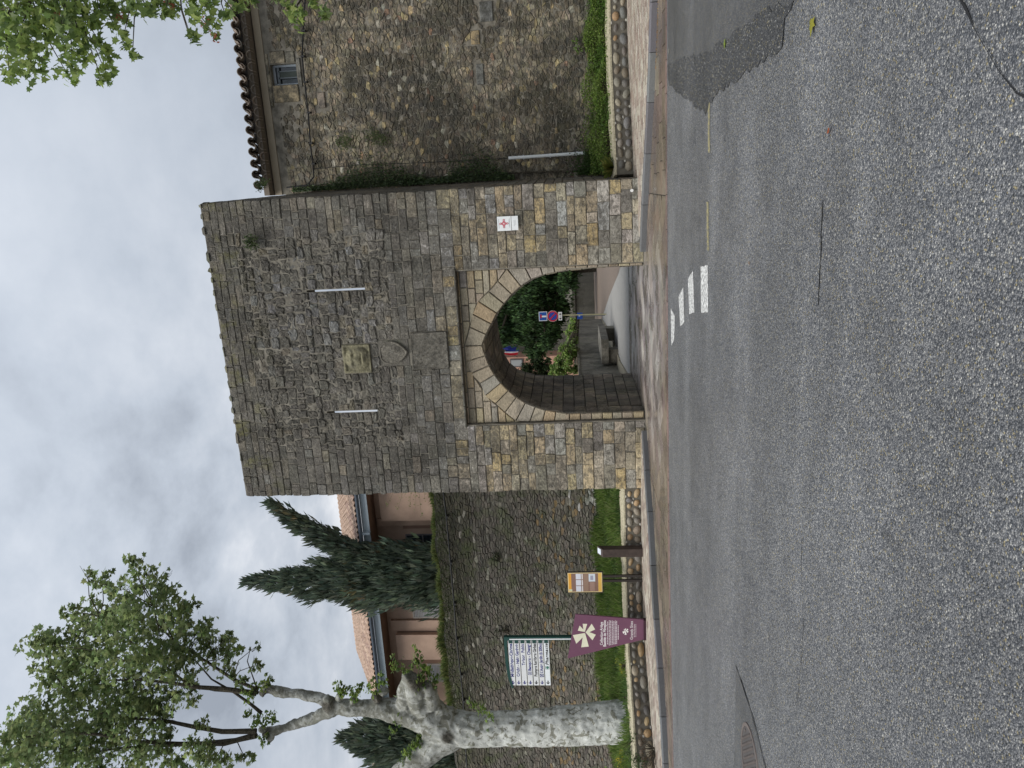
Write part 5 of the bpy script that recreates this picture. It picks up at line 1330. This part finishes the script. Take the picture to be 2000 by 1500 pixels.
# bushes at the foot of the plane tree
def bush(name, label, cat, bl, cols, size, dens, seed, group=None, mat='leaf', V=OV, F=OF, stemcol=True):
    rs = random.Random(seed); c0 = bl[0][0]; par = empty(name, (c0.x, c0.y, min(c.z-r_ for c, r_ in bl)), label, cat, group)
    st = MB(); zb_ = min(c.z-r_ for c, r_ in bl)
    for c, r_ in bl:
        for _ in range(4): st.tube([(c0.x+rs.uniform(-.05, .05), c0.y, zb_), c+Vector((rs.gauss(0, .4), rs.gauss(0, .4), rs.gauss(0, .3)))*r_], [.012, .004], 4)
    st.build('stems', MAT['dark bark'], par); mb = MB(); blobs(mb, bl, rs, cols, size, dens, tilt=(-1.3, .4), V=V, F=F); mb.build('foliage', MAT[mat], par, kind='stuff'); return par
def sph(X, Y, y, r_): return (at(X, Y, y), r_)
bush('flowering_bush', 'small bush with yellow flowers left of the plane trunk foot', 'bush', [sph(1215, 1475, 15.2, .2), sph(1212, 1492, 15.1, .2), sph(1222, 1463, 15.2, .14), sph(1210, 1510, 15.1, .2)], [(.62,.50,.04), (.68,.58,.08), (.14,.20,.05), (.10,.15,.04)], .05, 5200, 7)
bush('bush', 'grey green bush over the pebble wall below the plane tree', 'bush', [sph(1236, 1425, 14.6, .12), sph(1238, 1445, 14.3, .16), sph(1232, 1470, 14.2, .2), sph(1245, 1480, 13.9, .22), sph(1226, 1410, 14.8, .12), sph(1240, 1500, 13.8, .22)], [(.09,.14,.05), (.12,.17,.07), (.07,.11,.045)], .05, 4200, 8)
bush('dry_shrub', 'brown dry twiggy shrub draped over the left end of the pebble wall', 'shrub', [sph(1258, 1462, 13.75, .17), sph(1262, 1480, 13.6, .18), sph(1252, 1440, 13.9, .12), sph(1268, 1500, 13.4, .2)], [(.10,.065,.04), (.14,.09,.055), (.07,.05,.035)], .045, 2600, 9)
bush('flowering_plant', 'low yellow flowering plant spilling over the coping behind the purple sign', 'plant', [sph(1211, 1300, 15.75, .07), sph(1214, 1310, 15.65, .08), sph(1206, 1290, 16.1, .09)], [(.50,.48,.05), (.30,.34,.06)], .04, 7000, 10)
bush('wall_plant', 'green weed growing at the foot of the stone house wall', 'plant', [sph(1128, 95, 19.85, .14), sph(1122, 80, 19.85, .1), sph(1150, 85, 19.7, .15)], [(.14,.24,.05), (.18,.28,.06)], .06, 3500, 12)
tv = at(965, 1092, 19.98)
bush('wall_plant', 'dark weed hanging from the middle of the rampart face', 'plant', [(tv, .16), (tv+Vector((.12, 0, -.05)), .13)], [(.05,.075,.035), (.07,.10,.04)], .05, 4000, 14)
bush('wall_plant', 'dark weed on the rampart face just right of the direction sign', 'plant', [(at(970, 1236, 19.98), .15), (at(985, 1228, 19.98), .12)], [(.05,.075,.035), (.07,.10,.04)], .05, 3500, 15)

# ------------------------------------------------------------------ signs and posts
def text(s_, par, mat, loc, size, col=None, align='LEFT', rot=(math.pi/2, 0, 0), sx=1., off=0, shear=0, sp=1., name='lettering'):
    cu = bpy.data.curves.new(name, 'FONT'); cu.body = s_; cu.size = size; cu.extrude = .0008; cu.offset = off; cu.shear = shear; cu.align_x = align; cu.space_character = sp
    cu.materials.append(mat); tmp = bpy.data.objects.new(name, cu); COL.objects.link(tmp); bpy.context.view_layer.update()
    me = bpy.data.meshes.new_from_object(tmp.evaluated_get(bpy.context.evaluated_depsgraph_get())); bpy.data.objects.remove(tmp)
    if not me.materials: me.materials.append(mat)
    o = bpy.data.objects.new(name, me); COL.objects.link(o); o.parent = par; o.location = Vector(loc)-origin(par); o.rotation_euler = rot; o.scale = (sx, 1, 1)
    return o
def flat(name, c, rough=.5):
    b = NB(name); b.bsdf(c, rough, .4); return b.m
NAVY = flat('navy ink', (.03, .035, .20)); INK = flat('black ink', (.02, .02, .022)); CREAM = flat('cream ink', (.78, .74, .58)); GRN = flat('green ink', (.01, .16, .10))
# direction sign with seven blades
DY = 15.72; pb = at(1113, 1245, DY)
ds = empty('direction_sign', (pb.x, DY, .12), 'green post carrying seven white direction panels with left arrows', 'direction sign')
pt = at(984, 1244, DY); GP = (.012, .055, .045)
mb = MB(); mb.box((pb.x-.045, DY-.045, .1), (pb.x+.045, DY+.045, pt.z), GP); mb.build('post', MAT['painted'], ds)
mb = MB(); mb.box((pb.x-.024, DY-.052, .12), (pb.x+.004, DY-.0455, at(995, 1245, DY).z), (.80, .82, .82)); mb.build('reflective_strip', MAT['painted'], ds)
l_ = at(992, 1340, DY)
mb = MB(); P_ = [at(984, 1242, DY), at(985, 1262, DY), at(987, 1290, DY), at(992, 1320, DY), at(1000, 1343, DY)]; Q_ = [at(990, 1242, DY), at(990.5, 1262, DY), at(993, 1290, DY), at(997.5, 1320, DY), at(1003, 1341, DY)]
V = [(p.x, DY-.04, p.z) for p in P_]+[(p.x, DY-.04, p.z) for p in Q_]+[(p.x, DY+.04, p.z) for p in P_]+[(p.x, DY+.04, p.z) for p in Q_]
F = []
for i in range(4): F += [(i, i+1, 6+i, 5+i), (10+i+1, 10+i, 15+i, 15+i+1), (i+1, i, 10+i, 10+i+1), (5+i, 6+i, 16+i, 15+i)]
F += [(0, 5, 15, 10), (4, 14, 19, 9)]
mb.add(V, F, GP); mb.build('curved_arm', MAT['painted'], ds)
mb = MB(); mb.box((P_[4].x-.02, DY-.02, at(1075, 1338, DY).z), (P_[4].x+.0, DY+.02, P_[4].z), GP); 
NAMES = [('Médiathèque-Cinéma', NAVY), ('Crèche - Halte Garderie', NAVY), ('Trésor  Public', NAVY), ('Banques - Change', NAVY), ('Pompes funèbres Girbas', INK), ("L'Autre Jardin (à 200m)", NAVY), ('Pharmacie', INK)]
xl = at(1030, 1337, DY).x; xr = pb.x-.046; zt0 = at(994.5, 1290, DY).z; zb0 = at(1075, 1290, DY).z; ph_ = (zt0-zb0)/7
for i, (nm, ik) in enumerate(NAMES):
    z1 = zt0-i*ph_; z0 = z1-ph_*.86; zc = (z0+z1)/2; yF = DY-.03
    pl_ = MB(); pl_.box((xl, yF, z0), (xr-.0, DY-.005, z1), (.72, .73, .73) if i < 6 else (.80, .84, .86)); po = pl_.build('panel', MAT['painted'], ds); ORG[po.name] = origin(ds)
    br_ = MB(); br_.box((xr-.085, yF-.006, z0+.015), (xr+.0, yF-.0005, z1-.015), GP); br_.build('bracket', MAT['painted'], po)
    ar = MB(); ax, hw = xl+.028, .042
    ar.add([(ax, yF-.002, zc), (ax+.045, yF-.002, zc-hw), (ax+.062, yF-.002, zc-hw+.006), (ax+.038, yF-.002, zc-.012), (ax+.105, yF-.002, zc-.012), (ax+.105, yF-.002, zc+.012), (ax+.038, yF-.002, zc+.012), (ax+.062, yF-.002, zc+hw-.006), (ax+.045, yF-.002, zc+hw)], [(0, 1, 2, 3), (0, 3, 6), (3, 4, 5, 6), (0, 6, 7, 8)])
    ar.build('arrow', ik, po)
    t_ = text(nm, po, ik, (0, 0, 0), ph_*.74, off=.0028, shear=.25 if i == 6 else 0, sp=1.12 if i in (6, 2) else 1.0)
    bpy.context.view_layer.update(); wdt = t_.dimensions.x
    tgt = {0: .93, 1: .92, 2: .60, 3: .76, 4: .92, 5: .82, 6: .60}[i]; t_.scale = (tgt/max(wdt, .01), 1, 1)
    x0 = (xr-.10)-tgt; t_.location = Vector((x0, yF-.0012, zc-ph_*.24))-origin(ds); t_.parent = po
    if i in (3, 5, 6):
        bx = MB(); s_ = .045; cx = x0-.07; col = (.03, .035, .2) if i != 6 else (.01, .16, .10)
        for q in ((cx-s_, cx+s_, zc+s_-.008, zc+s_), (cx-s_, cx+s_, zc-s_, zc-s_+.008), (cx-s_, cx-s_+.008, zc-s_, zc+s_), (cx+s_-.008, cx+s_, zc-s_, zc+s_)): bx.box((q[0], yF-.003, q[2]), (q[1], yF-.0005, q[3]), col)
        if i == 3: bx.box((cx-.025, yF-.004, zc-.015), (cx+.025, yF-.001, zc-.005), col); bx.box((cx-.025, yF-.004, zc+.008), (cx+.025, yF-.001, zc+.016), col)
        if i == 5:
            for sgn in (-1, 1): bx.obox((cx, yF-.0025, zc), (.032, 0, .032*sgn), (0, .0015, 0), (.004, 0, -.004*sgn), col)
        if i == 6: bx.box((cx-.033, yF-.004, zc-.011), (cx+.033, yF-.001, zc+.011), col); bx.box((cx-.011, yF-.005, zc-.033), (cx+.011, yF-.001, zc+.033), col)
        bx.build('pictogram', MAT['painted'], po)
# purple heritage panel
PYY = 15.48; pg = empty('heritage_sign', (at(1256, 1228, PYY).x, PYY, .12), 'tapering purple panel with a cream petal emblem and white lettering', 'sign')
c4 = [at(1124, 1199, PYY), at(1109, 1285, PYY), at(1257, 1248, PYY), at(1257, 1209.5, PYY)]
mb = MB(); V = [(p.x, PYY-.02, p.z) for p in c4]+[(p.x, PYY+.02, p.z) for p in c4]
mb.add(V, [(0, 1, 2, 3), (7, 6, 5, 4), (1, 0, 4, 5), (2, 1, 5, 6), (3, 2, 6, 7), (0, 3, 7, 4)], (.155, .062, .105)); mb.build('panel', MAT['painted'], pg)
mb = MB(); mb.box((c4[2].x+.0, PYY-.06, .115), (c4[3].x-.0, PYY+.06, c4[2].z), (.05, .02, .03)); mb.build('foot', MAT['dull painted'], pg)
def petals(par, pix, c, y, name):
    mb = MB()
    for P_ in pix:
        V = [at(1100+a*.08, 1190+b*.08, PYY) for a, b in P_]; mb.add([(v.x, y, v.z) for v in V], [tuple(range(len(V)))], c)
    return mb.build(name, MAT['painted'], par)
E1 = [[(535,565),(235,618),(320,828)], [(535,565),(320,828),(475,675)], [(535,570),(475,675),(440,915),(625,897)], [(545,550),(640,545),(780,478),(695,340)], [(545,550),(640,545),(795,605),(715,742)], [(528,540),(355,508),(402,385),(492,480)], [(528,540),(492,480),(475,340),(585,345)]]
petals(pg, E1, (.72, .70, .54), PYY-.022, 'petal_emblem')
E2 = [[(1525+(a-540)*.27, 515+(b-560)*.27) for a, b in P_] for P_ in E1]; petals(pg, E2, (.80, .78, .74), PYY-.022, 'small_emblem')
WT = flat('white ink', (.78, .74, .74))
def ptext(s_, Xb, Yr, Yl, size, off=0, sp=1.):
    a = at(Xb, Yl, PYY); b = at(Xb, Yr, PYY); t_ = text(s_, pg, WT, (0, 0, 0), size, off=off, sp=sp); bpy.context.view_layer.update(); w_ = t_.dimensions.x
    t_.scale = ((b.x-a.x)/w_, 1, 1); t_.location = Vector((a.x, PYY-.0215, a.z))-origin(pg); t_.rotation_euler = (math.pi/2, math.atan2(-(b.z-a.z), b.x-a.x), 0)
ptext('Collection Ariège', 1177.2, 1214, 1259, .095, .0012); ptext('Bastide de Mirepoix', 1183.5, 1210.5, 1262, .095, .002)
ptext('Grands Sites', 1236, 1212.5, 1248.5, .095, .0); ptext('de Midi-Pyrénées', 1239.8, 1218, 1243.5, .04)
mb = MB(); rs = random.Random(17)
for (Xc, Yr, Yl) in ((1187.5, 1213, 1257.5), (1190.5, 1210.5, 1259.5), (1193.5, 1210.5, 1259), (1196.5, 1211, 1258), (1199.5, 1211, 1257.5), (1202.3, 1211, 1257), (1205, 1210.5, 1256.5), (1208, 1219, 1248), (1242.2, 1218, 1243)):
    a, b = at(Xc, Yl, PYY), at(Xc, Yr, PYY); x = a.x
    while x < b.x-.01:
        w_ = min(rs.uniform(.02, .07), b.x-x); z = a.z+(b.z-a.z)*(x-a.x)/(b.x-a.x); mb.box((x, PYY-.023, z), (x+w_, PYY-.0205, z+.014 if Xc < 1240 else z+.008), (.74, .68, .70)); x += w_+.011
mb.build('small_print', MAT['painted'], pg)
# information panel on two posts
IY = 16.22; ip = empty('information_panel', (at(1254, 1130, IY).x, IY, .12), 'small orange and brown information panel on two dark posts', 'information panel')
a, b = at(1110, 1156, IY), at(1175.5, 1117.5, IY); ix0, ix1, iz1, iz0 = a.x, b.x, a.z, b.z; iw, ih = ix1-ix0, iz1-iz0
mb = MB(); mb.box((ix0-.025, IY-.015, iz0-.025), (ix1+.02, IY+.02, iz1+.02), (.05, .04, .035)); mb.build('frame', MAT['painted'], ip)
mb = MB(); mb.box((ix0, IY-.02, iz0), (ix1, IY-.0155, iz1), (.80, .66, .34)); po = mb.build('board', MAT['painted'], ip); ORG[po.name] = origin(ip)
def prt(name, u0, u1, v0, v1, c, d=.0215):     # u across, v down from the top
    mb = MB(); mb.box((ix0+iw*u0, IY-d, iz1-ih*v1), (ix0+iw*u1, IY-d+.0012, iz1-ih*v0), c); mb.build(name, MAT['painted'], po)
prt('orange_band', .03, .97, .02, .10, (.72, .36, .05)); prt('brown_field', .03, .97, .10, .885, (.24, .145, .11)); prt('orange_foot', .03, .97, .89, .98, (.72, .44, .10))
for u in (.04, .355, .67): prt('picture', u, u+.28, .235, .385, (.66, .68, .74), .0228); prt('caption', u, u+.28, .405, .44, (.72, .68, .66), .0228)
prt('lighter_field', .05, .95, .46, .60, (.30, .20, .145), .0225); prt('lighter_field', .05, .52, .64, .78, (.33, .215, .175), .0225)
prt('map_sketch', .55, .94, .61, .80, (.62, .68, .74), .0228); prt('map_mark', .63, .85, .66, .74, (.34, .33, .42), .0238); prt('badge', .05, .16, .03, .12, (.6, .62, .42), .0228)
for u in (.57, .85):
    mb = MB(); x = at(1200, 1125 if u > .7 else 1134, IY).x; mb.box((x-.028, IY-.02, .11), (x+.028, IY+.03, iz0-.025), (.035, .028, .024)); mb.build('post', MAT['painted'], ip)
# timber bollard with sloping pale top
BY = 16.2; a, b = at(1200, 1084.5, BY), at(1200, 1069.5, BY); zt_ = at(1167, 1075, BY).z
bo = empty('timber_post', ((a.x+b.x)/2, BY, .12), 'short dark brown timber post with a sloping top and small pale plate', 'post')
mb = MB(); V = [(a.x, BY-.1, .11), (b.x, BY-.1, .11), (b.x, BY+.1, .11), (a.x, BY+.1, .11), (a.x, BY-.1, zt_-.12), (b.x, BY-.1, zt_-.12), (b.x, BY+.1, zt_), (a.x, BY+.1, zt_)]
mb.add(V, [(0, 3, 2, 1), (4, 5, 6, 7), (0, 1, 5, 4), (1, 2, 6, 5), (2, 3, 7, 6), (3, 0, 4, 7)], (.055, .04, .034)); mb.build('shaft', MAT['wood'], bo)
mb = MB(); V = [(a.x+.03, BY-.03, zt_-.072), (b.x-.03, BY-.03, zt_-.072), (b.x-.03, BY+.08, zt_-.006), (a.x+.03, BY+.08, zt_-.006)]; mb.add(V+[(x, y, z-.02) for x, y, z in V], [(0, 1, 2, 3), (0, 4, 5, 1), (1, 5, 6, 2), (2, 6, 7, 3), (3, 7, 4, 0)], (.72, .76, .80)); mb.build('top_plate', MAT['metal'], bo)

# ------------------------------------------------------------------ beyond the arch
mb = MB(); mb.add([(-6.9, 20.85, 0), (2, 20.85, 0), (2, 56, 0), (-12, 56, 0), (-8.5, 40, 0)], [(0, 1, 2, 3, 4)], (.31, .30, .28)); struct('yard', mb, MAT['yard concrete'], 'pale grey concrete lane running on beyond the arch')
mb = MB(); mb.add([(-3.0, 25, .004), (-1.5, 21, .004), (1.5, 30, .004), (1.5, 52, .004), (-14, 52, .004), (-14, 39.8, .004), (-7.12, 39.6, .004), (-4.6, 31, .004)], [tuple(range(8))], (.185, .145, .115)); struct('footpath', mb, MAT['yard concrete'], 'brown paved footpath at the right of the lane beyond the arch')
# kerb strip and garden wall on the left of the lane
gw = empty('garden_wall', (-6.4, 25, 0), 'streaked grey garden wall along the left of the lane through the arch', 'wall')
wl = [(-5.95, 20.9), (-6.40, 25), (-6.5, 28), (-6.85, 33), (-7.15, 39.5)]
mb = MB(); cp_ = MB(); fs = MB()
for (a, b), (c, d) in zip(wl, wl[1:]):
    mb.prism([(a, b), (c, d), (c-.4, d), (a-.4, b)][::1], 0, 1.36, (.235, .215, .175)); cp_.prism([(a+.05, b), (c+.05, d), (c-.45, d), (a-.45, b)], 1.365, 1.44, (.20, .18, .13)); fs.prism([(a+.45, b), (c+(.40 if d < 38 else .02), d), (c+.005, d), (a+.005, b)], -.01, .045, (.27, .24, .175))
mb.build('wall', MAT['garden wall render'], gw); cp_.build('coping', MAT['vault stone'], gw); fs.build('footing', MAT['yard concrete'], gw)
tb_ = empty('stone_bench', (-5.9, 27, 0), 'heavy grey stone bench against the garden wall beyond the arch', 'bench')
mb = MB(); mb.box((-6.35, 26.0, .34), (-5.45, 28.9, .60), (.27, .25, .21)); mb.build('seat', MAT['vault stone'], tb_)
mb = MB(); mb.box((-6.33, 26.05, 0), (-5.84, 26.5, .338), (.24, .22, .18)); mb.build('leg', MAT['vault stone'], tb_)
mb = MB(); mb.box((-6.0, 28.3, 0), (-5.5, 28.8, .338), (.3, .28, .22)); mb.build('leg', MAT['vault stone'], tb_)
fw = empty('retaining_wall', (-6, 51.5, 0), 'dark low retaining wall closing the far end of the lane', 'wall')
mb = MB(); mb.box((-13, 51.4, 0), (2, 51.9, 1.36), (.12, .115, .095)); mb.build('wall', MAT['vault stone'], fw); mb = MB(); mb.box((-13, 51.3, 1.37), (2, 52, 1.55), (.17, .16, .13)); mb.build('coping', MAT['vault stone'], fw)
# traffic signs
SY = 34.5; sp_ = at(1183, 614, SY); ts = empty('traffic_sign', (sp_.x, SY, 0), 'post with dead end, no parking and arrow signs beyond the arch', 'traffic sign')
mb = MB(); top_ = at(1055, 617, SY); mb.tube([(sp_.x, SY+.05, 0), (top_.x, SY+.05, top_.z)], .032, 10, (.38, .36, .22)); mb.build('post', MAT['dull painted'], ts)
def quad(par, name, Y0, Y1, X0, X1, y, col, th=.012, mat='painted'):
    a = at(X1, Y1, y); b = at(X0, Y0, y); mb = MB(); mb.box((a.x, y-th, a.z), (b.x, y, b.z), col); o = mb.build(name, MAT[mat], par); ORG[o.name] = origin(par); return o
o = quad(ts, 'dead_end_plate', 609, 626.5, 1052, 1069, SY-.01, (.80, .82, .84)); quad(o, 'blue_field', 610.2, 625.3, 1053.2, 1067.8, SY-.024, (.015, .10, .42), .002); quad(o, 'white_bar', 616.6, 619.4, 1057.5, 1067, SY-.028, (.85, .85, .85), .002); quad(o, 'red_bar', 614.5, 621.5, 1055, 1058.2, SY-.032, (.55, .03, .03), .002)
c = at(1079.5, 617.5, SY); r_ = .255
def disc(par, name, r_, y, col, cc=c, n=28, sx=1):
    mb = MB(); V = [(cc.x+r_*math.cos(2*math.pi*k/n), y, cc.z+r_*math.sin(2*math.pi*k/n)) for k in range(n)]; mb.add(V+[(x, y+.003, z) for x, y, z in V], [tuple(range(n))[::1], tuple(range(2*n-1, n-1, -1))]+[(i, n+i, n+(i+1) % n, (i+1) % n) for i in range(n)], col); o = mb.build(name, MAT['painted'], par); ORG[o.name] = origin(par); return o
d0 = disc(ts, 'no_parking_disc', .262, SY-.012, (.80, .78, .78)); disc(d0, 'red_ring', .25, SY-.018, (.55, .025, .04)); disc(d0, 'blue_face', .185, SY-.024, (.02, .07, .40))
mb = MB(); mb.obox((c.x, SY-.027, c.z), (.135, 0, -.135), (0, .002, 0), (.02, 0, .02), (.55, .025, .04)); mb.build('red_stroke', MAT['painted'], d0)
o = quad(ts, 'arrow_plate', 609.5, 625.5, 1090.3, 1098, SY-.01, (.82, .82, .82)); quad(o, 'shaft', 612.5, 622.5, 1093.7, 1094.6, SY-.024, (.02, .02, .02), .002)
mb = MB(); z_ = at(1094.2, 617, SY).z
for xx, s_ in ((at(1094, 612, SY).x, 1), (at(1094, 623.5, SY).x, -1)): mb.add([(xx+.02*s_, SY-.028, z_), (xx-.06*s_, SY-.028, z_+.06), (xx-.06*s_, SY-.028, z_-.06)], [(0, 1, 2)], (.02, .02, .02))
mb.build('arrowheads', MAT['painted'], o)
bs = empty('blue_sign', (at(1128, 617, 36).x, 36, 0), 'small blue sign low on a short post behind the traffic sign', 'sign')
a = at(1132, 622, 36); mb = MB(); mb.tube([(a.x+.1, 36, 0), (a.x+.1, 36, a.z)], .02, 8, (.2, .2, .2)); mb.build('post', MAT['dull painted'], bs); o = quad(bs, 'plate', 611, 623, 1127, 1138, 35.97, (.02, .08, .38)); quad(o, 'mark', 614, 618, 1130, 1133, 35.955, (.6, .65, .75), .002)
# hedge, shrub, cedar
def leafy(name, label, cat, pix, y, cols, size, dens, seed, mat='leaf', ydep=.6):
    rs_ = random.Random(seed); bl = []
    dens *= 6
    for X, Y, rp in pix: yv = y+rs_.uniform(-ydep, ydep); c = at(X, Y, yv); bl.append((c, rp*(c-CAM).length/FPX))
    return bush(name, label, cat, bl, cols, size, dens, seed, mat=mat)
leafy('hedge', 'bright green leafy hedge spilling over the garden wall beyond the arch', 'hedge', [(1118, 625, 7), (1117, 640, 10), (1115, 655, 12), (1112, 670, 14), (1108, 685, 16), (1105, 700, 18), (1100, 715, 19), (1095, 728, 20), (1120, 665, 10), (1122, 690, 11), (1120, 720, 12), (1085, 722, 14), (1090, 705, 10)], 29.5, [(.22,.35,.08), (.28,.42,.10), (.34,.46,.14), (.16,.27,.07), (.30,.32,.15)], .12, 1300, 31)
leafy('shrub', 'dark green rounded shrub behind the hedge beyond the arch', 'shrub', [(1060, 715, 18), (1045, 712, 16), (1030, 718, 16), (1062, 730, 18), (1040, 735, 20), (1020, 735, 16), (1068, 705, 8)], 32.5, [(.045,.07,.03), (.06,.09,.035), (.035,.055,.025)], .12, 1100, 32, 'needle')
cedar = empty('cedar', (-7.4, 46, 0), 'large dark cedar with drooping boughs seen through the arch', 'conifer')
rs = random.Random(44); mb = MB(); tk = MB()
pix = [(985, 650, 16), (975, 662, 10), (990, 630, 18), (1005, 600, 20), (1005, 640, 22), (1003, 658, 14), (1030, 660, 20), (1025, 625, 24), (1030, 590, 24), (1045, 560, 24), (1055, 600, 26), (1060, 640, 22), (1050, 675, 15), (1065, 668, 12), (1080, 650, 12), (1085, 620, 18), (1080, 580, 24), (1075, 545, 24), (1095, 600, 12), (1100, 555, 16), (1108, 535, 16), (1095, 530, 16), (1060, 530, 22), (975, 655, 10), (1035, 690, 9), (1048, 692, 6), (1015, 560, 20), (1000, 540, 24), (970, 600, 24), (960, 560, 30), (1115, 545, 9), (940, 640, 30), (945, 640, 20)]
for X, Y, rp in pix:
    y = 46+rs.uniform(-1.5, 1.5); c = at(X, Y, y); r_ = rp*(c-CAM).length/FPX
    t_ = Vector((-7.0, 46.5, 2.5+max(0, c.z-2)*.7)); tk.tube([t_, c], [.09, .03], 5)
    for _ in range(int(190*r_)+30):
        p = c+Vector((rs.gauss(0, .55), rs.gauss(0, .55), rs.gauss(0, .5)))*r_; cl = vary(rs.choice([(.030,.060,.022), (.042,.082,.028), (.025,.045,.02), (.06,.11,.035)]), rs, .25)
        for k in range(6):
            q = p+Vector((rs.gauss(0, .09), rs.gauss(0, .09), rs.gauss(0, .06))); d = Vector((rs.gauss(0, .5), rs.gauss(0, .5), -1)).normalized(); s_ = rs.uniform(.16, .38); w = d.cross(Vector((rs.gauss(0, 1), rs.gauss(0, 1), .1))).normalized()*s_*.16
            mb.add([q, q+d*s_*.4+w, q+d*s_, q+d*s_*.4-w], [(0, 1, 2, 3)], cl)
tk.tube([(-5.2, 46.8, 0), (-5.3, 46.8, 4), (-6, 46.8, 9)], [.3, .25, .15], 10); tk.tube([at(1118, 530, 46), at(1100, 548, 46), at(1088, 572, 46), at(1082, 600, 46)], [.14, .10, .07, .03], 6)
tk.build('trunk', MAT['dark bark'], cedar); mb.build('foliage', MAT['needle'], cedar, kind='stuff')
# far buildings
g1 = empty('grey_building', (-8, 62, 0), 'grey stone building wall behind the cedar beyond the arch', 'building'); rs = random.Random(45)
xe = at(1050, 696, 62).x; mb = MB(); mb.box((xe, 62, 0), (8, 70, 9.5), (.27, .255, .215)); mb.build('wall', MAT['garden wall render'], g1)
mb = MB(); mb.box((xe-.3, 61.5, 9.5), (8.4, 70.5, 9.8), (.3, .2, .15)); mb.build('roof', MAT['roof tile'], g1)
p1 = empty('pink_building', (-15, 60, 0), 'pink building with a grey window behind the dark shrub beyond the arch', 'building')
x1_ = at(1050, 696, 60).x; mb = MB(); mb.box((-26, 60, 0), (x1_, 66, 9), (.46, .27, .20)); mb.build('wall', MAT['render plaster'], p1)
a, b = at(1022, 716, 60), at(996, 701, 60); mb = MB(); mb.box((a.x, 59.93, a.z), (b.x, 59.998, b.z), (.10, .10, .10)); o = mb.build('window_frame', MAT['dull painted'], p1); ORG[o.name] = origin(p1)
mb = MB(); mb.box((a.x+.1, 59.90, a.z+.1), (b.x-.1, 59.925, b.z-.1), (.30, .31, .31)); mb.build('pane', MAT['painted'], o)
mb = MB(); mb.box((-26.3, 59.5, 9), (x1_+.3, 66.3, 9.25), (.34, .22, .16)); mb.build('roof', MAT['roof tile'], p1)
def flag(name, label, X0, X1, Y0, Y1, y, bands, pole):
    a = at(X1, Y1, y); b = at(X0, Y0, y); par = empty(name, (pole[0], y, pole[1]), label, 'flag', 'flags on the pink building'); n = 10
    mb = MB(); mb.tube([(pole[0], y+.5, pole[1]), (b.x+.0, y, b.z+.1)], .03, 6, (.1, .09, .08)); mb.build('pole', MAT['dull painted'], par)
    for k, c in enumerate(bands):
        mb = MB(); V = []; F = []
        for j in range(n+1):
            t = j/n; z = b.z+(a.z-b.z)*t
            for i in range(3): u = (k+i/2)/len(bands); V.append((b.x+(a.x-b.x)*u*(.75+.25*math.sin(t*2.6)), y+.10*math.sin(u*9+t*2), z+.12*u))
        for j in range(n):
            for i in range(2): q = j*3+i; F.append((q, q+1, q+4, q+3))
        mb.add(V, F, c); o = mb.build('stripe', MAT['leaf'], par); md = o.modifiers.new('thickness', 'SOLIDIFY'); md.thickness = .008
flag('flag', 'French tricolour flag with the red band outermost', 987, 1014, 683.5, 693, 59, [(.03, .06, .35), (.75, .75, .78), (.62, .03, .05)], (at(1010, 700, 59).x, at(1010, 700, 59).z))
flag('flag', 'plain dark blue flag right of the tricolour', 984, 1011, 676, 682.5, 59.3, [(.035, .05, .32)], (at(1005, 699, 59).x, at(1005, 699, 59).z))
# fallen leaves
for (X, Y, s_, c, lb, kind) in ((1587, 38, .085, (.42, .40, .06), 'yellow green fallen leaf on the road near the right edge', 0), (1415, 85, .07, (.30, .38, .08), 'small green fallen leaf beside the dark wet stain', 0), (1622, 250, .05, (.45, .14, .06), 'tiny orange red fallen leaf in the middle of the road', 1), (1463, 510, .03, (.40, .22, .08), 'tiny tan fallen leaf on the road behind the white bars', 1), (1308, 95, .09, (.6, .58, .5), 'pale fallen scrap on the dark asphalt by the gutter', 1)):
    p = gz(X, Y, 0.012); mb = MB(); V, F = (LV, LF) if kind == 0 else (OV, OF); m_ = Matrix.Rotation(rs.uniform(0, 6), 3, 'Z'); mb.add([p+m_ @ (Vector((v[0], v[1], v[2]*.6+.1))*s_*1.3) for v in V], F, c)
    o = mb.build('fallen_leaf', MAT['leaf'], origin_at=p); md = o.modifiers.new('thickness', 'SOLIDIFY'); md.thickness = .001; tag(o, lb, 'leaf', 'leaves on the road')
lt = MB()
for _ in range(260):
    x = rs.uniform(1.8, 4.0); y = polyy(KERB, x)-abs(rs.gauss(0, .035))-.01; add_leaf(lt, (x, y, .014), rs.uniform(.02, .04), rs, vary(rs.choice([(.40,.20,.07), (.30,.17,.08), (.5,.34,.14)]), rs, .2), rs.uniform(-.3, .3), OV, OF)
tag(lt.build('leaf_litter', MAT['leaf']), 'brown leaf litter caught along the right kerb', 'leaf litter', None, 'stuff')
